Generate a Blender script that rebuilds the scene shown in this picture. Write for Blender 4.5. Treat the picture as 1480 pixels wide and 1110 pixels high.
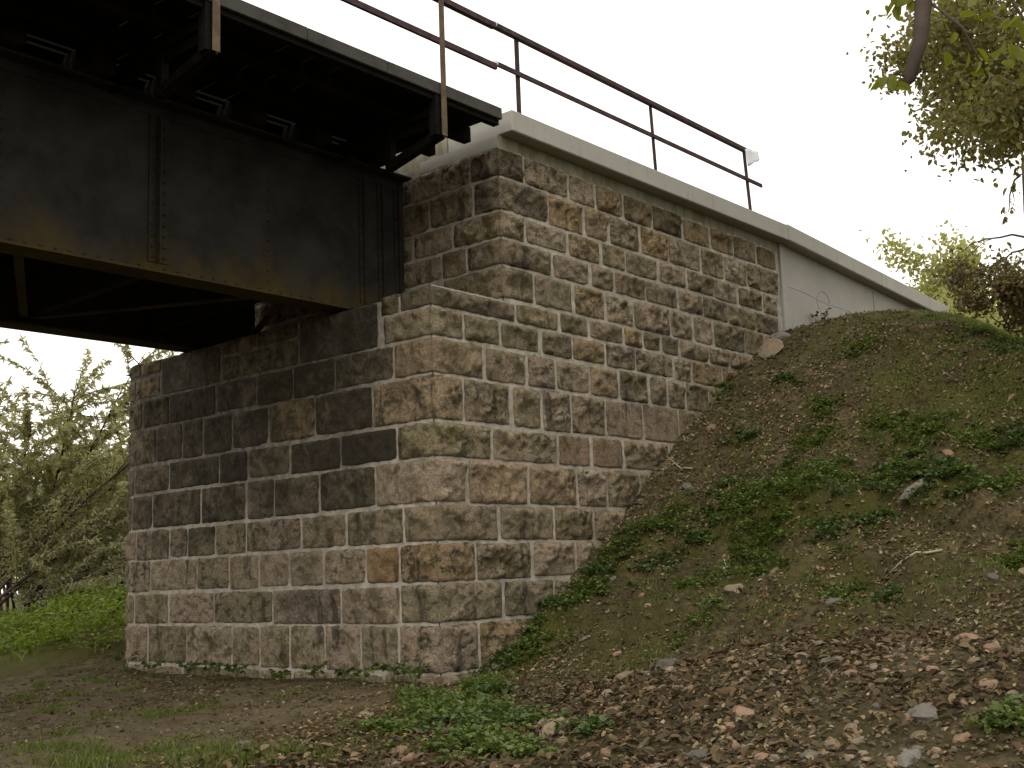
import bpy, math, random
import numpy as np
from mathutils import Vector, Matrix, noise

S = bpy.context.scene
for o in list(bpy.data.objects):
    bpy.data.objects.remove(o, do_unlink=True)
C = S.collection
random.seed(7)
rng = np.random.default_rng(7)

# ------------------------------------------------------------------ camera
# world axes: X runs along the track (away to the right), Y along the front of
# the abutment (away to the left), origin at the foot of the front corner
CAM_POS = Vector((-9.53803264, -9.37995673, 1.06315448))
CAM_ROT = Matrix(((0.65485351, -0.09787213, -0.7493917),
                  (-0.75484269, -0.13343179, -0.64219037),
                  (-0.03714014, 0.98621347, -0.16125634)))
cam_data = bpy.data.cameras.new('camera')
cam = bpy.data.objects.new('camera', cam_data)
C.objects.link(cam)
cam.matrix_world = Matrix.Translation(CAM_POS) @ CAM_ROT.to_4x4()
cam_data.sensor_width = 36.0
cam_data.lens = 1684.5 / 1480 * 36.0
cam_data.clip_end = 2000
cam_data.clip_start = 0.05
S.camera = cam
S.render.resolution_x, S.render.resolution_y = 1024, 768

# ------------------------------------------------------------------ sky, sun, exposure
SUN_EL, SUN_AZ = math.radians(55), math.radians(205)   # azimuth of the sun seen from the scene, in the XY plane
w = bpy.data.worlds.new('World'); S.world = w; w.use_nodes = True
nt = w.node_tree; nt.nodes.clear()
sky = nt.nodes.new('ShaderNodeTexSky'); sky.sky_type = 'NISHITA'; sky.sun_disc = False
sky.sun_elevation = SUN_EL; sky.sun_rotation = math.radians(90) - SUN_AZ
sky.air_density = 1.0; sky.dust_density = 4.0; sky.ozone_density = 0.6
hsv = nt.nodes.new('ShaderNodeHueSaturation'); hsv.inputs['Saturation'].default_value = 0.08
cloud = nt.nodes.new('ShaderNodeMix'); cloud.data_type = 'RGBA'
cloud.inputs['Factor'].default_value = 0.72
cloud.inputs[7].default_value = (11.0, 10.6, 9.9, 1)      # an even white overcast
bg = nt.nodes.new('ShaderNodeBackground'); bg.inputs['Strength'].default_value = 0.14
wo = nt.nodes.new('ShaderNodeOutputWorld')
nt.links.new(sky.outputs[0], hsv.inputs['Color']); nt.links.new(hsv.outputs[0], cloud.inputs[6])
nt.links.new(cloud.outputs[2], bg.inputs['Color']); nt.links.new(bg.outputs[0], wo.inputs[0])

sd = bpy.data.lights.new('sun', 'SUN'); sd.energy = 0.8; sd.angle = math.radians(25); sd.color = (1, .96, .9)
sun = bpy.data.objects.new('sun', sd); C.objects.link(sun)
sdir = Vector((math.cos(SUN_EL) * math.cos(SUN_AZ), math.cos(SUN_EL) * math.sin(SUN_AZ), math.sin(SUN_EL)))
sun.rotation_euler = (-sdir).to_track_quat('-Z', 'Y').to_euler()

S.view_settings.view_transform = 'Standard'; S.view_settings.look = 'None'
S.view_settings.exposure = 0.35; S.view_settings.gamma = 1.0; S.view_settings.use_curve_mapping = False

# ------------------------------------------------------------------ small helpers
def link(o, parent=None):
    C.objects.link(o)
    if parent is not None: o.parent = parent
    return o
def tag(o, label=None, cat=None, group=None, kind=None):
    if label: o['label'] = label
    if cat: o['category'] = cat
    if group: o['group'] = group
    if kind: o['kind'] = kind
    return o
def empty(name, loc=(0, 0, 0)):
    o = bpy.data.objects.new(name, None); o.location = loc; o.empty_display_size = .2
    return link(o)
def mesh_np(name, V, F, mat, parent=None, smooth=False, loc=None):
    """V: (n,3) array, F: (m,k) array of equal polygons"""
    V = np.asarray(V, np.float32); F = np.asarray(F, np.int32)
    me = bpy.data.meshes.new(name)
    me.vertices.add(len(V)); me.vertices.foreach_set('co', V.ravel())
    k = F.shape[1]
    me.loops.add(F.size); me.loops.foreach_set('vertex_index', F.ravel())
    me.polygons.add(len(F)); me.polygons.foreach_set('loop_start', np.arange(0, F.size, k, dtype=np.int32))
    me.polygons.foreach_set('loop_total', np.full(len(F), k, np.int32))
    me.polygons.foreach_set('use_smooth', np.full(len(F), smooth))
    me.update(calc_edges=True); me.validate()
    me.materials.append(mat)
    o = bpy.data.objects.new(name, me)
    if loc is not None: o.location = loc
    return link(o, parent)
class MB:
    """collects polygons for ONE mesh object"""
    def __init__(s): s.v = []; s.f = []
    def box(s, a, b, bev=0.0):
        (x0, y0, z0), (x1, y1, z1) = a, b
        if bev <= 0:
            n = len(s.v)
            s.v += [(x, y, z) for z in (z0, z1) for y in (y0, y1) for x in (x0, x1)]
            s.f += [tuple(n + i for i in q) for q in ((0, 2, 3, 1), (4, 5, 7, 6), (0, 1, 5, 4), (2, 6, 7, 3), (0, 4, 6, 2), (1, 3, 7, 5))]
            return s
        import bmesh
        bm = bmesh.new(); bmesh.ops.create_cube(bm, size=1)
        for v in bm.verts:
            v.co = Vector(((x0 + x1) / 2 + v.co.x * (x1 - x0), (y0 + y1) / 2 + v.co.y * (y1 - y0), (z0 + z1) / 2 + v.co.z * (z1 - z0)))
        bmesh.ops.bevel(bm, geom=bm.edges[:], offset=bev, segments=1, affect='EDGES')
        n = len(s.v); bm.verts.index_update()
        s.v += [tuple(v.co) for v in bm.verts]; s.f += [tuple(n + v.index for v in fc.verts) for fc in bm.faces]
        bm.free(); return s
    def bar(s, p, q, wd, ht, up=(0, 0, 1)):
        p, q = Vector(p), Vector(q); d = (q - p).normalized()
        a = d.cross(Vector(up))
        if a.length < 1e-4: a = d.cross(Vector((1, 0, 0)))
        a.normalize(); b = a.cross(d); n = len(s.v)
        for e in (p, q):
            s.v += [tuple(e + a * (i * wd / 2) + b * (j * ht / 2)) for i, j in ((-1, -1), (1, -1), (1, 1), (-1, 1))]
        s.f += [(n, n + 1, n + 2, n + 3), (n + 7, n + 6, n + 5, n + 4)] + [(n + i, n + 4 + i, n + 4 + (i + 1) % 4, n + (i + 1) % 4) for i in range(4)]
        return s
    def tube(s, pts, rad, k=6):
        n = len(s.v); pts = [Vector(p) for p in pts]
        for i, p in enumerate(pts):
            d = (pts[min(i + 1, len(pts) - 1)] - pts[max(i - 1, 0)]).normalized()
            a = d.cross(Vector((.31, .17, .93))).normalized(); b = d.cross(a)
            r = rad[i] if isinstance(rad, (list, tuple)) else rad
            s.v += [tuple(p + (a * math.cos(6.2832 * j / k) + b * math.sin(6.2832 * j / k)) * r) for j in range(k)]
        for i in range(len(pts) - 1):
            for j in range(k):
                s.f.append((n + i * k + j, n + i * k + (j + 1) % k, n + (i + 1) * k + (j + 1) % k, n + (i + 1) * k + j))
        s.f.append(tuple(n + j for j in range(k - 1, -1, -1))); s.f.append(tuple(n + (len(pts) - 1) * k + j for j in range(k)))
        return s
    def prism(s, prof, x0, x1, n_seg=1, z_end=0.0):
        """profile of (y,z) swept along X; z_end is added at x1 (linear)"""
        n = len(s.v); k = len(prof)
        for i in range(n_seg + 1):
            t = i / n_seg; x = x0 + (x1 - x0) * t
            s.v += [(x, y, z + z_end * t) for y, z in prof]
        for i in range(n_seg):
            for j in range(k):
                a = n + i * k + j; b = n + i * k + (j + 1) % k
                s.f.append((a, a + k, b + k, b))
        s.f.append(tuple(n + j for j in range(k))); s.f.append(tuple(n + n_seg * k + j for j in range(k - 1, -1, -1)))
        return s
    def build(s, name, mat, parent=None, smooth=False):
        me = bpy.data.meshes.new(name); me.from_pydata(s.v, [], s.f); me.update()
        if smooth: me.polygons.foreach_set('use_smooth', [True] * len(me.polygons))
        me.materials.append(mat)
        return link(bpy.data.objects.new(name, me), parent)

# value noise on numpy arrays
def _h(ix, iy, s):
    n = (ix.astype(np.int64) * 374761393 + iy.astype(np.int64) * 668265263 + s * 974711) & 0x7fffffff
    n = ((n ^ (n >> 13)) * 1274126177) & 0x7fffffff
    return ((n ^ (n >> 16)) & 0xffff) / 65535.0
def vn(x, y, s=0):
    ix, iy = np.floor(x), np.floor(y); fx, fy = x - ix, y - iy
    fx = fx * fx * (3 - 2 * fx); fy = fy * fy * (3 - 2 * fy)
    a, b, c, d = _h(ix, iy, s), _h(ix + 1, iy, s), _h(ix, iy + 1, s), _h(ix + 1, iy + 1, s)
    return (a + (b - a) * fx) * (1 - fy) + (c + (d - c) * fx) * fy
def fbm(x, y, s=0, o=4):
    t = 0; a = .5
    for i in range(o):
        t = t + a * vn(x, y, s + i); x = x * 2.03 + 11.3; y = y * 2.03 - 7.7; a *= .5
    return t
def sstep(a, b, x):
    t = np.clip((x - a) / (b - a), 0, 1); return t * t * (3 - 2 * t)

# ------------------------------------------------------------------ materials
class NT:
    def __init__(s, name):
        s.m = bpy.data.materials.new(name); s.m.use_nodes = True; s.t = s.m.node_tree; s.t.nodes.clear()
        s.out = s.t.nodes.new('ShaderNodeOutputMaterial'); s.b = s.t.nodes.new('ShaderNodeBsdfPrincipled')
        s.L(s.b.outputs[0], s.out.inputs[0])
        s.pos = s.t.nodes.new('ShaderNodeNewGeometry').outputs['Position']
    def L(s, a, b): s.t.links.new(a, b)
    def put(s, sock, v):
        if hasattr(v, 'is_output'): s.L(v, sock)
        elif isinstance(v, (tuple, list)): sock.default_value = tuple(v) + ((1,) if len(v) == 3 and len(sock.default_value) == 4 else ())
        else: sock.default_value = v
    def noise(s, sc, det=4, rough=.6, scale3=None, dist=0):
        n = s.t.nodes.new('ShaderNodeTexNoise'); n.inputs['Scale'].default_value = sc
        n.inputs['Detail'].default_value = det; n.inputs['Roughness'].default_value = rough; n.inputs['Distortion'].default_value = dist
        v = s.pos
        if scale3:
            m = s.t.nodes.new('ShaderNodeMapping'); m.inputs['Scale'].default_value = scale3; s.L(v, m.inputs[0]); v = m.outputs[0]
        s.L(v, n.inputs['Vector']); return n.outputs['Fac']
    def ramp(s, f, a, b, lo=0., hi=1.):
        r = s.t.nodes.new('ShaderNodeMapRange'); r.inputs[1].default_value = a; r.inputs[2].default_value = b
        r.inputs[3].default_value = lo; r.inputs[4].default_value = hi; r.interpolation_type = 'SMOOTHSTEP'
        s.put(r.inputs[0], f); return r.outputs[0]
    def math(s, op, a, b=0.):
        m = s.t.nodes.new('ShaderNodeMath'); m.operation = op; s.put(m.inputs[0], a); s.put(m.inputs[1], b); return m.outputs[0]
    def mix(s, f, a, b, mode='MIX'):
        m = s.t.nodes.new('ShaderNodeMix'); m.data_type = 'RGBA'; m.blend_type = mode
        s.put(m.inputs[0], f); s.put(m.inputs[6], a); s.put(m.inputs[7], b); return m.outputs[2]
    def bump(s, h, st, d=.02):
        b = s.t.nodes.new('ShaderNodeBump'); b.inputs['Strength'].default_value = st; b.inputs['Distance'].default_value = d
        s.L(h, b.inputs['Height']); s.L(b.outputs[0], s.b.inputs['Normal'])
    def fin(s, col, rough=.9, metal=0., spec=.3):
        s.put(s.b.inputs['Base Color'], col); s.put(s.b.inputs['Roughness'], rough); s.put(s.b.inputs['Metallic'], metal)
        s.b.inputs['Specular IOR Level'].default_value = spec; return s.m
    def sepz(s):
        x = s.t.nodes.new('ShaderNodeSeparateXYZ'); s.L(s.pos, x.inputs[0]); return x.outputs
    def island(s):
        g = s.t.nodes.new('ShaderNodeNewGeometry'); return g.outputs['Random Per Island']

def m_stone():
    t = NT('stone'); oi = t.t.nodes.new('ShaderNodeObjectInfo')
    n1 = t.noise(1.9, 4); n2 = t.noise(9, 8, .72); n3 = t.noise(38, 6, .75); n4 = t.noise(4.6, 7, .72, None, .6); n5 = t.noise(6.3, 6, .7, (1, 1, 1.7), .4)
    st = t.noise(2.2, 4, .6, (2.6, 2.6, .5))
    c = t.mix(1, oi.outputs['Color'], t.mix(n2, (.45, .44, .40), (1.75, 1.72, 1.62)), 'MULTIPLY')
    c = t.mix(t.ramp(n1, .44, .62, 0, .5), c, (.40, .295, .195))
    c = t.mix(t.ramp(n3, .46, .60, 0, .55), c, t.mix(1, c, (.34, .32, .26), 'MULTIPLY'))
    rd = oi.outputs['Random']; r2 = t.math('FRACT', t.math('MULTIPLY', rd, 7.31)); r3 = t.math('FRACT', t.math('MULTIPLY', rd, 23.7))
    c = t.mix(t.math('MULTIPLY', t.ramp(n4, .46, .60, 0, .8), t.math('ADD', t.math('MULTIPLY', r2, .75), .25)), c, (.098, .080, .020))
    c = t.mix(t.math('MULTIPLY', t.ramp(n5, .50, .61, 0, .9), t.math('ADD', t.math('MULTIPLY', r3, .85), .15)), c, (.030, .028, .013))
    soot_shade = t.noise(.75, 4, .6, None, .5)
    dk = t.math('ADD', t.math('ADD', t.math('MULTIPLY', n2, .35), t.math('MULTIPLY', soot_shade, .40)), t.math('ADD', t.math('MULTIPLY', oi.outputs['Alpha'], .55), t.math('MULTIPLY', n4, .42)))  # dark crust and soot, deepened to carry bridge shade in the stone colour
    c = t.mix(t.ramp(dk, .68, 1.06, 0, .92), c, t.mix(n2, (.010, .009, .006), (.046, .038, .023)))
    c = t.mix(t.ramp(st, .57, .68, 0, .7), c, (.032, .028, .016))
    t.bump(t.math('ADD', t.math('MULTIPLY', n3, .6), t.math('ADD', n2, t.math('MULTIPLY', n4, 1.2))), 1.0, .06)
    return t.fin(c, .92)
def m_mortar(nm='mortar', k=1.0):
    t = NT(nm); n2 = t.noise(7, 6, .65); n3 = t.noise(60, 4); n1 = t.noise(1.1, 4); st = t.noise(2.2, 4, .6, (2.6, 2.6, .5))
    c = t.mix(t.ramp(n2, .3, .7), (.24 * k, .21 * k, .165 * k), (.44 * k, .40 * k, .33 * k))
    c = t.mix(t.ramp(n1, .45, .70, 0, .5), c, (.22, .185, .13))
    c = t.mix(t.ramp(st, .63, .74, 0, .55), c, (.08, .07, .05))
    at = t.t.nodes.new('ShaderNodeAttribute'); at.attribute_name = 'soot_shade'  # soot and bridge shade painted together on the mortar
    c = t.mix(t.math('MULTIPLY', at.outputs['Fac'], t.ramp(n2, .2, .7, 1.0, .65)), c, (.05, .043, .032))
    t.bump(t.math('ADD', t.math('MULTIPLY', n3, .5), n2), .6, .02)
    return t.fin(c, .95)
def m_concrete():
    t = NT('concrete'); n1 = t.noise(1.3, 5); n2 = t.noise(14, 6, .6); st = t.noise(2.0, 5, .65, (2.2, 2.2, .35)); z = t.sepz()[2]
    c = t.mix(n1, (.27, .255, .22), (.37, .355, .31))
    c = t.mix(t.ramp(n2, .45, .8, 0, .3), c, (.22, .205, .165))
    c = t.mix(t.ramp(st, .56, .74, 0, .4), c, (.17, .155, .10))
    t.bump(n2, .25, .01); return t.fin(c, .85)
def m_concrete_old():
    t = NT('stained_concrete'); n1 = t.noise(1.9, 5); n2 = t.noise(11, 6, .6); st = t.noise(2.0, 5, .65, (2.4, 2.4, .4))
    c = t.mix(n1, (.20, .18, .125), (.31, .285, .22))
    c = t.mix(t.ramp(st, .42, .66, 0, .75), c, (.125, .115, .05))
    c = t.mix(t.ramp(n2, .5, .75, 0, .35), c, (.15, .125, .08))
    t.bump(n2, .35, .015); return t.fin(c, .9)
def m_steel():
    t = NT('girder_steel'); z = t.sepz()[2]; n1 = t.noise(1.4, 5, .65); n2 = t.noise(9, 6, .7); n3 = t.noise(50, 3); n4 = t.noise(1.3, 4, .6, (1, 1, .35))
    c = t.mix(t.ramp(n1, .3, .7), (.012, .0115, .0098), (.030, .0285, .0245))
    c = t.mix(t.ramp(n2, .45, .75, 0, .4), c, (.034, .024, .012))
    zz = t.math('ADD', z, t.math('MULTIPLY', n4, -1.5))
    c = t.mix(t.ramp(zz, 3.45, 4.2, .7, 0), c, t.mix(n2, (.040, .027, .006), (.105, .070, .014)))
    t.bump(t.math('ADD', n2, t.math('MULTIPLY', n3, .4)), .3, .006)
    return t.fin(c, .85, 0.0, .12)
def m_rust(name, a, b, rough=.75):
    t = NT(name); n1 = t.noise(6, 6, .7); n2 = t.noise(45, 4)
    t.bump(n2, .3, .004); return t.fin(t.mix(t.ramp(n1, .35, .65), a, b), rough, 0, .08)
def m_wood(name, a, b):
    t = NT(name); n = t.noise(3, 5, .65, (9, 1.2, 9)); n2 = t.noise(2, 3)
    c = t.mix(n, a, b); c = t.mix(t.ramp(n2, .4, .7, 0, .5), c, tuple(x * .4 for x in a)); t.bump(n, .4, .01); return t.fin(c, .95, 0, .08)
def m_ground():
    t = NT('soil'); n1 = t.noise(.55, 5); n2 = t.noise(3.2, 6, .65); n3 = t.noise(16, 7, .7); n4 = t.noise(70, 4, .7); n5 = t.noise(1.3, 5, .7)
    at = t.t.nodes.new('ShaderNodeAttribute'); at.attribute_name = 'green'
    c = t.mix(t.ramp(n3, .3, .7), (.020, .016, .007), (.105, .082, .034))
    c = t.mix(t.ramp(n2, .46, .70, 0, .65), c, (.19, .142, .074))
    c = t.mix(t.ramp(n1, .45, .62, 0, .5), c, (.062, .050, .020))
    g = t.math('ADD', at.outputs['Fac'], t.math('MULTIPLY', t.math('SUBTRACT', n3, .5), 1.2))
    c = t.mix(t.ramp(g, .25, .75, 0, .85), c, t.mix(n5, (.038, .040, .008), (.095, .095, .018)))
    dirt = t.t.nodes.new('ShaderNodeAttribute'); dirt.attribute_name = 'trodden'
    c = t.mix(t.math('MULTIPLY', dirt.outputs['Fac'], t.ramp(n2, .3, .6, .25, .9)), c, (.155, .120, .068))
    c = t.mix(t.ramp(n4, .55, .75, 0, .6), c, (.026, .020, .011))
    t.bump(t.math('ADD', n3, t.math('MULTIPLY', n4, .5)), 1.0, .05); return t.fin(c, .97, 0, .15)
def m_leaf(name, cols, trans=.35, rough=.55):
    t = NT(name); r = t.island(); cr = t.t.nodes.new('ShaderNodeValToRGB'); cr.color_ramp.interpolation = 'LINEAR'
    e = cr.color_ramp.elements
    while len(e) < len(cols): e.new(.5)
    for i, c in enumerate(cols): e[i].position = i / (len(cols) - 1); e[i].color = tuple(c) + (1,)
    t.L(r, cr.inputs[0]); col = cr.outputs[0]
    t.fin(col, rough, 0, .3)
    if trans > 0:
        tr = t.t.nodes.new('ShaderNodeBsdfTranslucent'); ms = t.t.nodes.new('ShaderNodeMixShader'); ms.inputs[0].default_value = trans
        t.L(t.mix(1, col, (1.25, 1.3, .7), 'MULTIPLY'), tr.inputs[0]); t.L(t.b.outputs[0], ms.inputs[1]); t.L(tr.outputs[0], ms.inputs[2]); t.L(ms.outputs[0], t.out.inputs[0])
    return t.m
def m_rock(name, cols):
    t = NT(name); oi = t.t.nodes.new('ShaderNodeObjectInfo'); r = t.math('FRACT', t.math('ADD', t.island(), oi.outputs['Random']))
    cr = t.t.nodes.new('ShaderNodeValToRGB'); e = cr.color_ramp.elements
    while len(e) < len(cols): e.new(.5)
    for i, c in enumerate(cols): e[i].position = i / (len(cols) - 1); e[i].color = tuple(c) + (1,)
    t.L(r, cr.inputs[0]); n = t.noise(60, 5, .7); n2 = t.noise(14, 4)
    c = t.mix(1, cr.outputs[0], t.mix(n, (.5, .5, .5), (1.4, 1.4, 1.4)), 'MULTIPLY')
    c = t.mix(t.ramp(n2, .5, .7, 0, .6), c, (.05, .038, .022)); t.bump(n, .5, .01); return t.fin(c, .93, 0, .2)
def m_plain(name, a, b, sc=12, rough=.8, trans=0):
    t = NT(name); n = t.noise(sc, 5); t.bump(n, .2, .005); t.fin(t.mix(n, a, b), rough)
    if trans:
        tr = t.t.nodes.new('ShaderNodeBsdfTranslucent'); ms = t.t.nodes.new('ShaderNodeMixShader'); ms.inputs[0].default_value = trans
        tr.inputs[0].default_value = tuple(b) + (1,); t.L(t.b.outputs[0], ms.inputs[1]); t.L(tr.outputs[0], ms.inputs[2]); t.L(ms.outputs[0], t.out.inputs[0])
    return t.m

M = dict(stone=m_stone(), mortar=m_mortar(), concrete=m_concrete(), oldconc=m_concrete_old(), steel=m_steel(), ground=m_ground(),
         rail=m_rust('rusted_rail_paint', (.040, .026, .030), (.072, .046, .044)), post=m_rust('rusty_post', (.085, .060, .040), (.14, .10, .062)),
         dark=m_rust('dark_rust', (.004, .0038, .0034), (.009, .008, .0065)), wood=m_wood('weathered_timber', (.006, .0055, .0045), (.013, .0115, .0095)),
         fascia=m_wood('grey_fascia', (.042, .040, .036), (.095, .088, .078)), bark=m_wood('bark', (.050, .038, .030), (.105, .080, .065)),
         twig=m_wood('twig', (.045, .034, .026), (.09, .07, .055)), sleeper=m_wood('sleeper', (.008, .007, .005), (.02, .017, .012)),
         white=m_plain('white_plastic', (.72, .73, .76), (.85, .86, .88), 9, .4, .4),
         pebble=m_rock('pebbles', [(.06, .045, .022), (.18, .13, .07), (.11, .095, .068), (.26, .185, .11), (.05, .042, .028), (.30, .25, .17)]),
         clod=m_rock('clods', [(.024, .019, .008), (.08, .062, .027), (.04, .036, .012), (.13, .098, .045), (.05, .05, .014)]),
         redrock=m_rock('brick_rubble', [(.19, .115, .072), (.23, .145, .095), (.16, .10, .066)]), greyrock=m_rock('grey_stone', [(.105, .095, .078), (.155, .14, .115), (.08, .072, .06)]),
         tanrock=m_rock('tan_stone', [(.20, .155, .10), (.16, .12, .075), (.235, .185, .125)]),
         rock=m_rock('rubble', [(.24, .14, .08), (.11, .10, .085), (.26, .19, .12), (.07, .065, .055), (.20, .14, .085)]),
         dead=m_leaf('dead_leaves', [(.035, .025, .011), (.14, .095, .042), (.05, .038, .015), (.33, .25, .14), (.045, .032, .013), (.21, .13, .062), (.07, .06, .02), (.27, .21, .12)], .15, .8),
         footdead=m_leaf('foot_dead_leaves', [(.022, .016, .008), (.075, .05, .022), (.03, .022, .010), (.13, .085, .04), (.028, .02, .009), (.10, .058, .028), (.045, .034, .014), (.20, .15, .08)], .1, .85),
         grass=m_leaf('grass', [(.055, .078, .014), (.10, .13, .024), (.14, .155, .034), (.08, .105, .02)], .35),
         brightgrass=m_leaf('bright_grass', [(.055, .088, .012), (.13, .18, .022), (.19, .22, .04), (.08, .12, .016)], .4),
         weed=m_leaf('weed_leaves', [(.05, .08, .014), (.095, .135, .024), (.07, .10, .028), (.14, .17, .03)], .3, .5),
         ivy=m_leaf('ivy_leaves', [(.04, .066, .018), (.066, .10, .028), (.095, .135, .045)], .3, .38),
         willow=m_leaf('willow_leaves', [(.21, .21, .11), (.31, .295, .175), (.42, .39, .28), (.26, .255, .155)], .6, .5),  # leaf colours lightened to stand for haze on the left
         farleaf=m_leaf('far_leaves', [(.12, .14, .09), (.18, .20, .13), (.15, .17, .13)], .45),  # paler greens, distance haze painted into the leaf colour
         oakleaf=m_leaf('tree_leaves', [(.10, .105, .028), (.17, .16, .05), (.22, .20, .075), (.13, .11, .04), (.24, .18, .085)], .5),
         nearleaf=m_leaf('near_leaves', [(.12, .135, .012), (.17, .185, .02), (.13, .14, .02)], .5),
         paleleaf=m_leaf('pale_leaves', [(.27, .28, .11), (.37, .36, .16), (.32, .31, .15)], .55),
         brownleaf=m_leaf('withered_leaves', [(.06, .042, .016), (.12, .088, .028), (.08, .06, .03), (.16, .13, .036)], .3),
         blue=m_plain('blue_chalk', (.30, .36, .44), (.36, .42, .50), 30), ochre=m_plain('brown_scrawl', (.27, .22, .15), (.33, .28, .20), 30))

# ------------------------------------------------------------------ terrain
GX = [-400, -60, -9, -3, 0, .6, 1.6, 2.34, 3.65, 4.94, 5.6, 7, 8.5, 8.9, 10.4, 12.4, 14, 15.7, 18, 400]
GZ = [-.8, -.8, -.5, -.28, -.12, -.05, .5, .9, 1.88, 2.75, 3.3, 4.15, 4.98, 5.12, 5.42, 5.80, 6.10, 6.42, 6.6, 6.6]
def terrain0(x, y):
    x = np.asarray(x, float); y = np.asarray(y, float)
    g = np.interp(x - 5.5 * sstep(6.6, 9.5, y), GX, GZ)
    dy = np.where(y < 0, -y + .3, np.where(y > 7.2, y - 7.2, 0.0))
    s = np.where((y >= 0) & (y <= 7.2), 7.3, 6.8 - .62 * dy)
    k = .5; h = np.clip(.5 + .5 * (s - g) / k, 0, 1); m = s * (1 - h) + g * h - k * h * (1 - h)
    lo = np.interp(x, [-400, -60, -9, 0, 400], [-.8, -.8, -.5, -.25, -.25])
    m = np.maximum(m, lo)
    inside = (x > .05) & (x < 8.75) & (y > .06) & (y < 6.9)
    return np.where(inside, np.minimum(m, np.where(x < 1.4, -.1, 4.2)), m)
def terrain(x, y):
    x = np.asarray(x, float); y = np.asarray(y, float)
    z = terrain0(x, y)
    near = np.exp(-((np.hypot(x, y)) / 26) ** 4)
    slope = sstep(.3, 1.5, x) * (y < 0)
    wall = sstep(0, .5, np.minimum(np.abs(y), 3) + 10 * (x < 0) + 10 * (x > 16.5))
    z = z + (fbm(x * .8, y * .8, 3) - .47) * (.12 + .16 * slope) * near * (.25 + .75 * wall)
    crest = 1 - .8 * sstep(7.0, 9.0, x)
    z = z - .03 * sstep(7.5, 9.5, x) * (y < 0) * (x < 19)
    z = z + crest * slope * near * (.36 * (np.abs(fbm(x * 1.5, y * .9, 77, 4) - .47) * -2 + .25) + .26 * (fbm(x * 2.2, y * 1.6, 79, 4) - .47)) * (.2 + .8 * wall)
    z = z + (fbm(x * 3.3, y * 3.3, 9, 5) - .47) * (.09 + .22 * slope * crest) * near
    # the toe of the slope runs out further towards the right foreground
    z = z + .5 * sstep(-1.2, -5.0, y) * np.exp(-((x + .1) / 1.9) ** 2)
    # terrace with a little undercut scar across the slope
    c = 3.0 + .25 * np.sin(y * 1.3) + (vn(x * .4, y * 1.1, 5) - .5) * .5
    z = z + slope * .24 * (sstep(-.05, .08, x - c) - sstep(.1, 1.1, x - c)) * sstep(-1.2, -2.5, y)
    # low weedy bank beyond the round end of the abutment
    z = z + 1.0 * np.exp(-(((x - 3.2) / 3.2) ** 2 + ((y - 11.8) / 2.2) ** 2)) + .55 * np.exp(-(((x - 1.2) / 1.4) ** 2 + ((y - 9.0) / 1.3) ** 2))
    # far rolling meadow
    far = sstep(30, 200, np.hypot(x, y)); z = z + far * (vn(x * .008, y * .008, 2) - .5) * 2.0
    return z
WEEDS = [(-1.3, -1.3, .45), (-1.9, -2.2, .45), (-2.6, -2.9, .45), (-1.0, -.9, .3), (-.6, -1.2, .3), (-2.9, -3.4, .35), (5.5, -2.2, .3), (6.3, -4.4, .4), (4.0, -2.2, .35), (3.4, -1.9, .35), (5.0, -1.2, .25), (2.0, -3.9, .3), (1.3, -2.6, .25), (6.2, -1.3, .25), (4.4, -4.6, .35), (4.9, -3.3, .35), (4.1, -3.9, .35), (7.6, -3.9, .5), (5.8, -5.6, .5), (3.9, -1.5, .3), (7.0, -2.2, .3), (2.3, -5.6, .3), (1.5, -4.6, .25), (3.34, -2.57, .7), (3.86, -2.89, .4), (3.1, -3.64, .5), (2.97, -2.38, .4), (3.62, -3.94, .4), (3.34, -4.59, .4), (3.4, -5.02, .4), (3.59, -5.27, .3),
         (2.91, -1.64, .4), (3.17, -.97, .4), (2.85, -.53, .4), (2.52, -.43, .4), (4.53, -3.88, .4), (2.13, -.38, .4), (1.7, -.16, .35), (1.29, -.16, .35),
         (.92, -.48, .35), (.85, -.15, .3), (2.08, -2.02, .3), (2.43, -2.73, .3), (4.33, -5.08, .4), (4.79, -2.39, .3), (-.3, -.83, .3), (-2.08, -2.69, .5),
         (-1.7, -1.77, .5), (-.84, -.44, .25), (-2.3, -3.8, .25), (-2.41, -1.71, .3), (-1.72, -6.75, .25), (2.6, -7.0, .5), (4.2, -7.2, .6)]
GRASS = [(5.12, -4.3, .7), (5.31, -4.8, .6), (6.86, -3.3, .6), (5.71, -3.21, .45), (8.5, -3.2, .8), (10.5, -2.5, 1.0), (12.5, -2.0, 1.2), (15, -1.6, 1.3), (18, -1.0, 1.6), (16.5, -4, 1.2), (7.2, -5.0, .8),
         (-3.84, -.45, .55), (-3.79, -1.35, .5), (-3.36, -1.67, .5), (-3.85, .42, .3), (-4.4, -.2, .5), (.95, -.3, .3), (.4, -.5, .3), (1.4, -.35, .3), (-4.1, .9, .3), (5.4, -6.6, .8)]
def green(x, y):
    g = np.zeros_like(np.asarray(x, float))
    for a, b, r in WEEDS + GRASS:
        g = np.maximum(g, np.exp(-((x - a) ** 2 + (y - b) ** 2) / (r * 1.1) ** 2))
    g = np.maximum(g, sstep(7.0, 9.0, y) * .9 * sstep(-2.5, .5, x + (vn(x * .7, y * .7, 8) - .5) * 2))
    g = np.maximum(g, sstep(14, 24, np.hypot(x, y)))
    g = np.maximum(g, sstep(5, 12, x) * .35 * (y < 0))
    return np.maximum(g, .5 * sstep(.42, .6, fbm(x * .9, y * .9, 21)) * np.where(x > .3, 1, .5))

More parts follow.
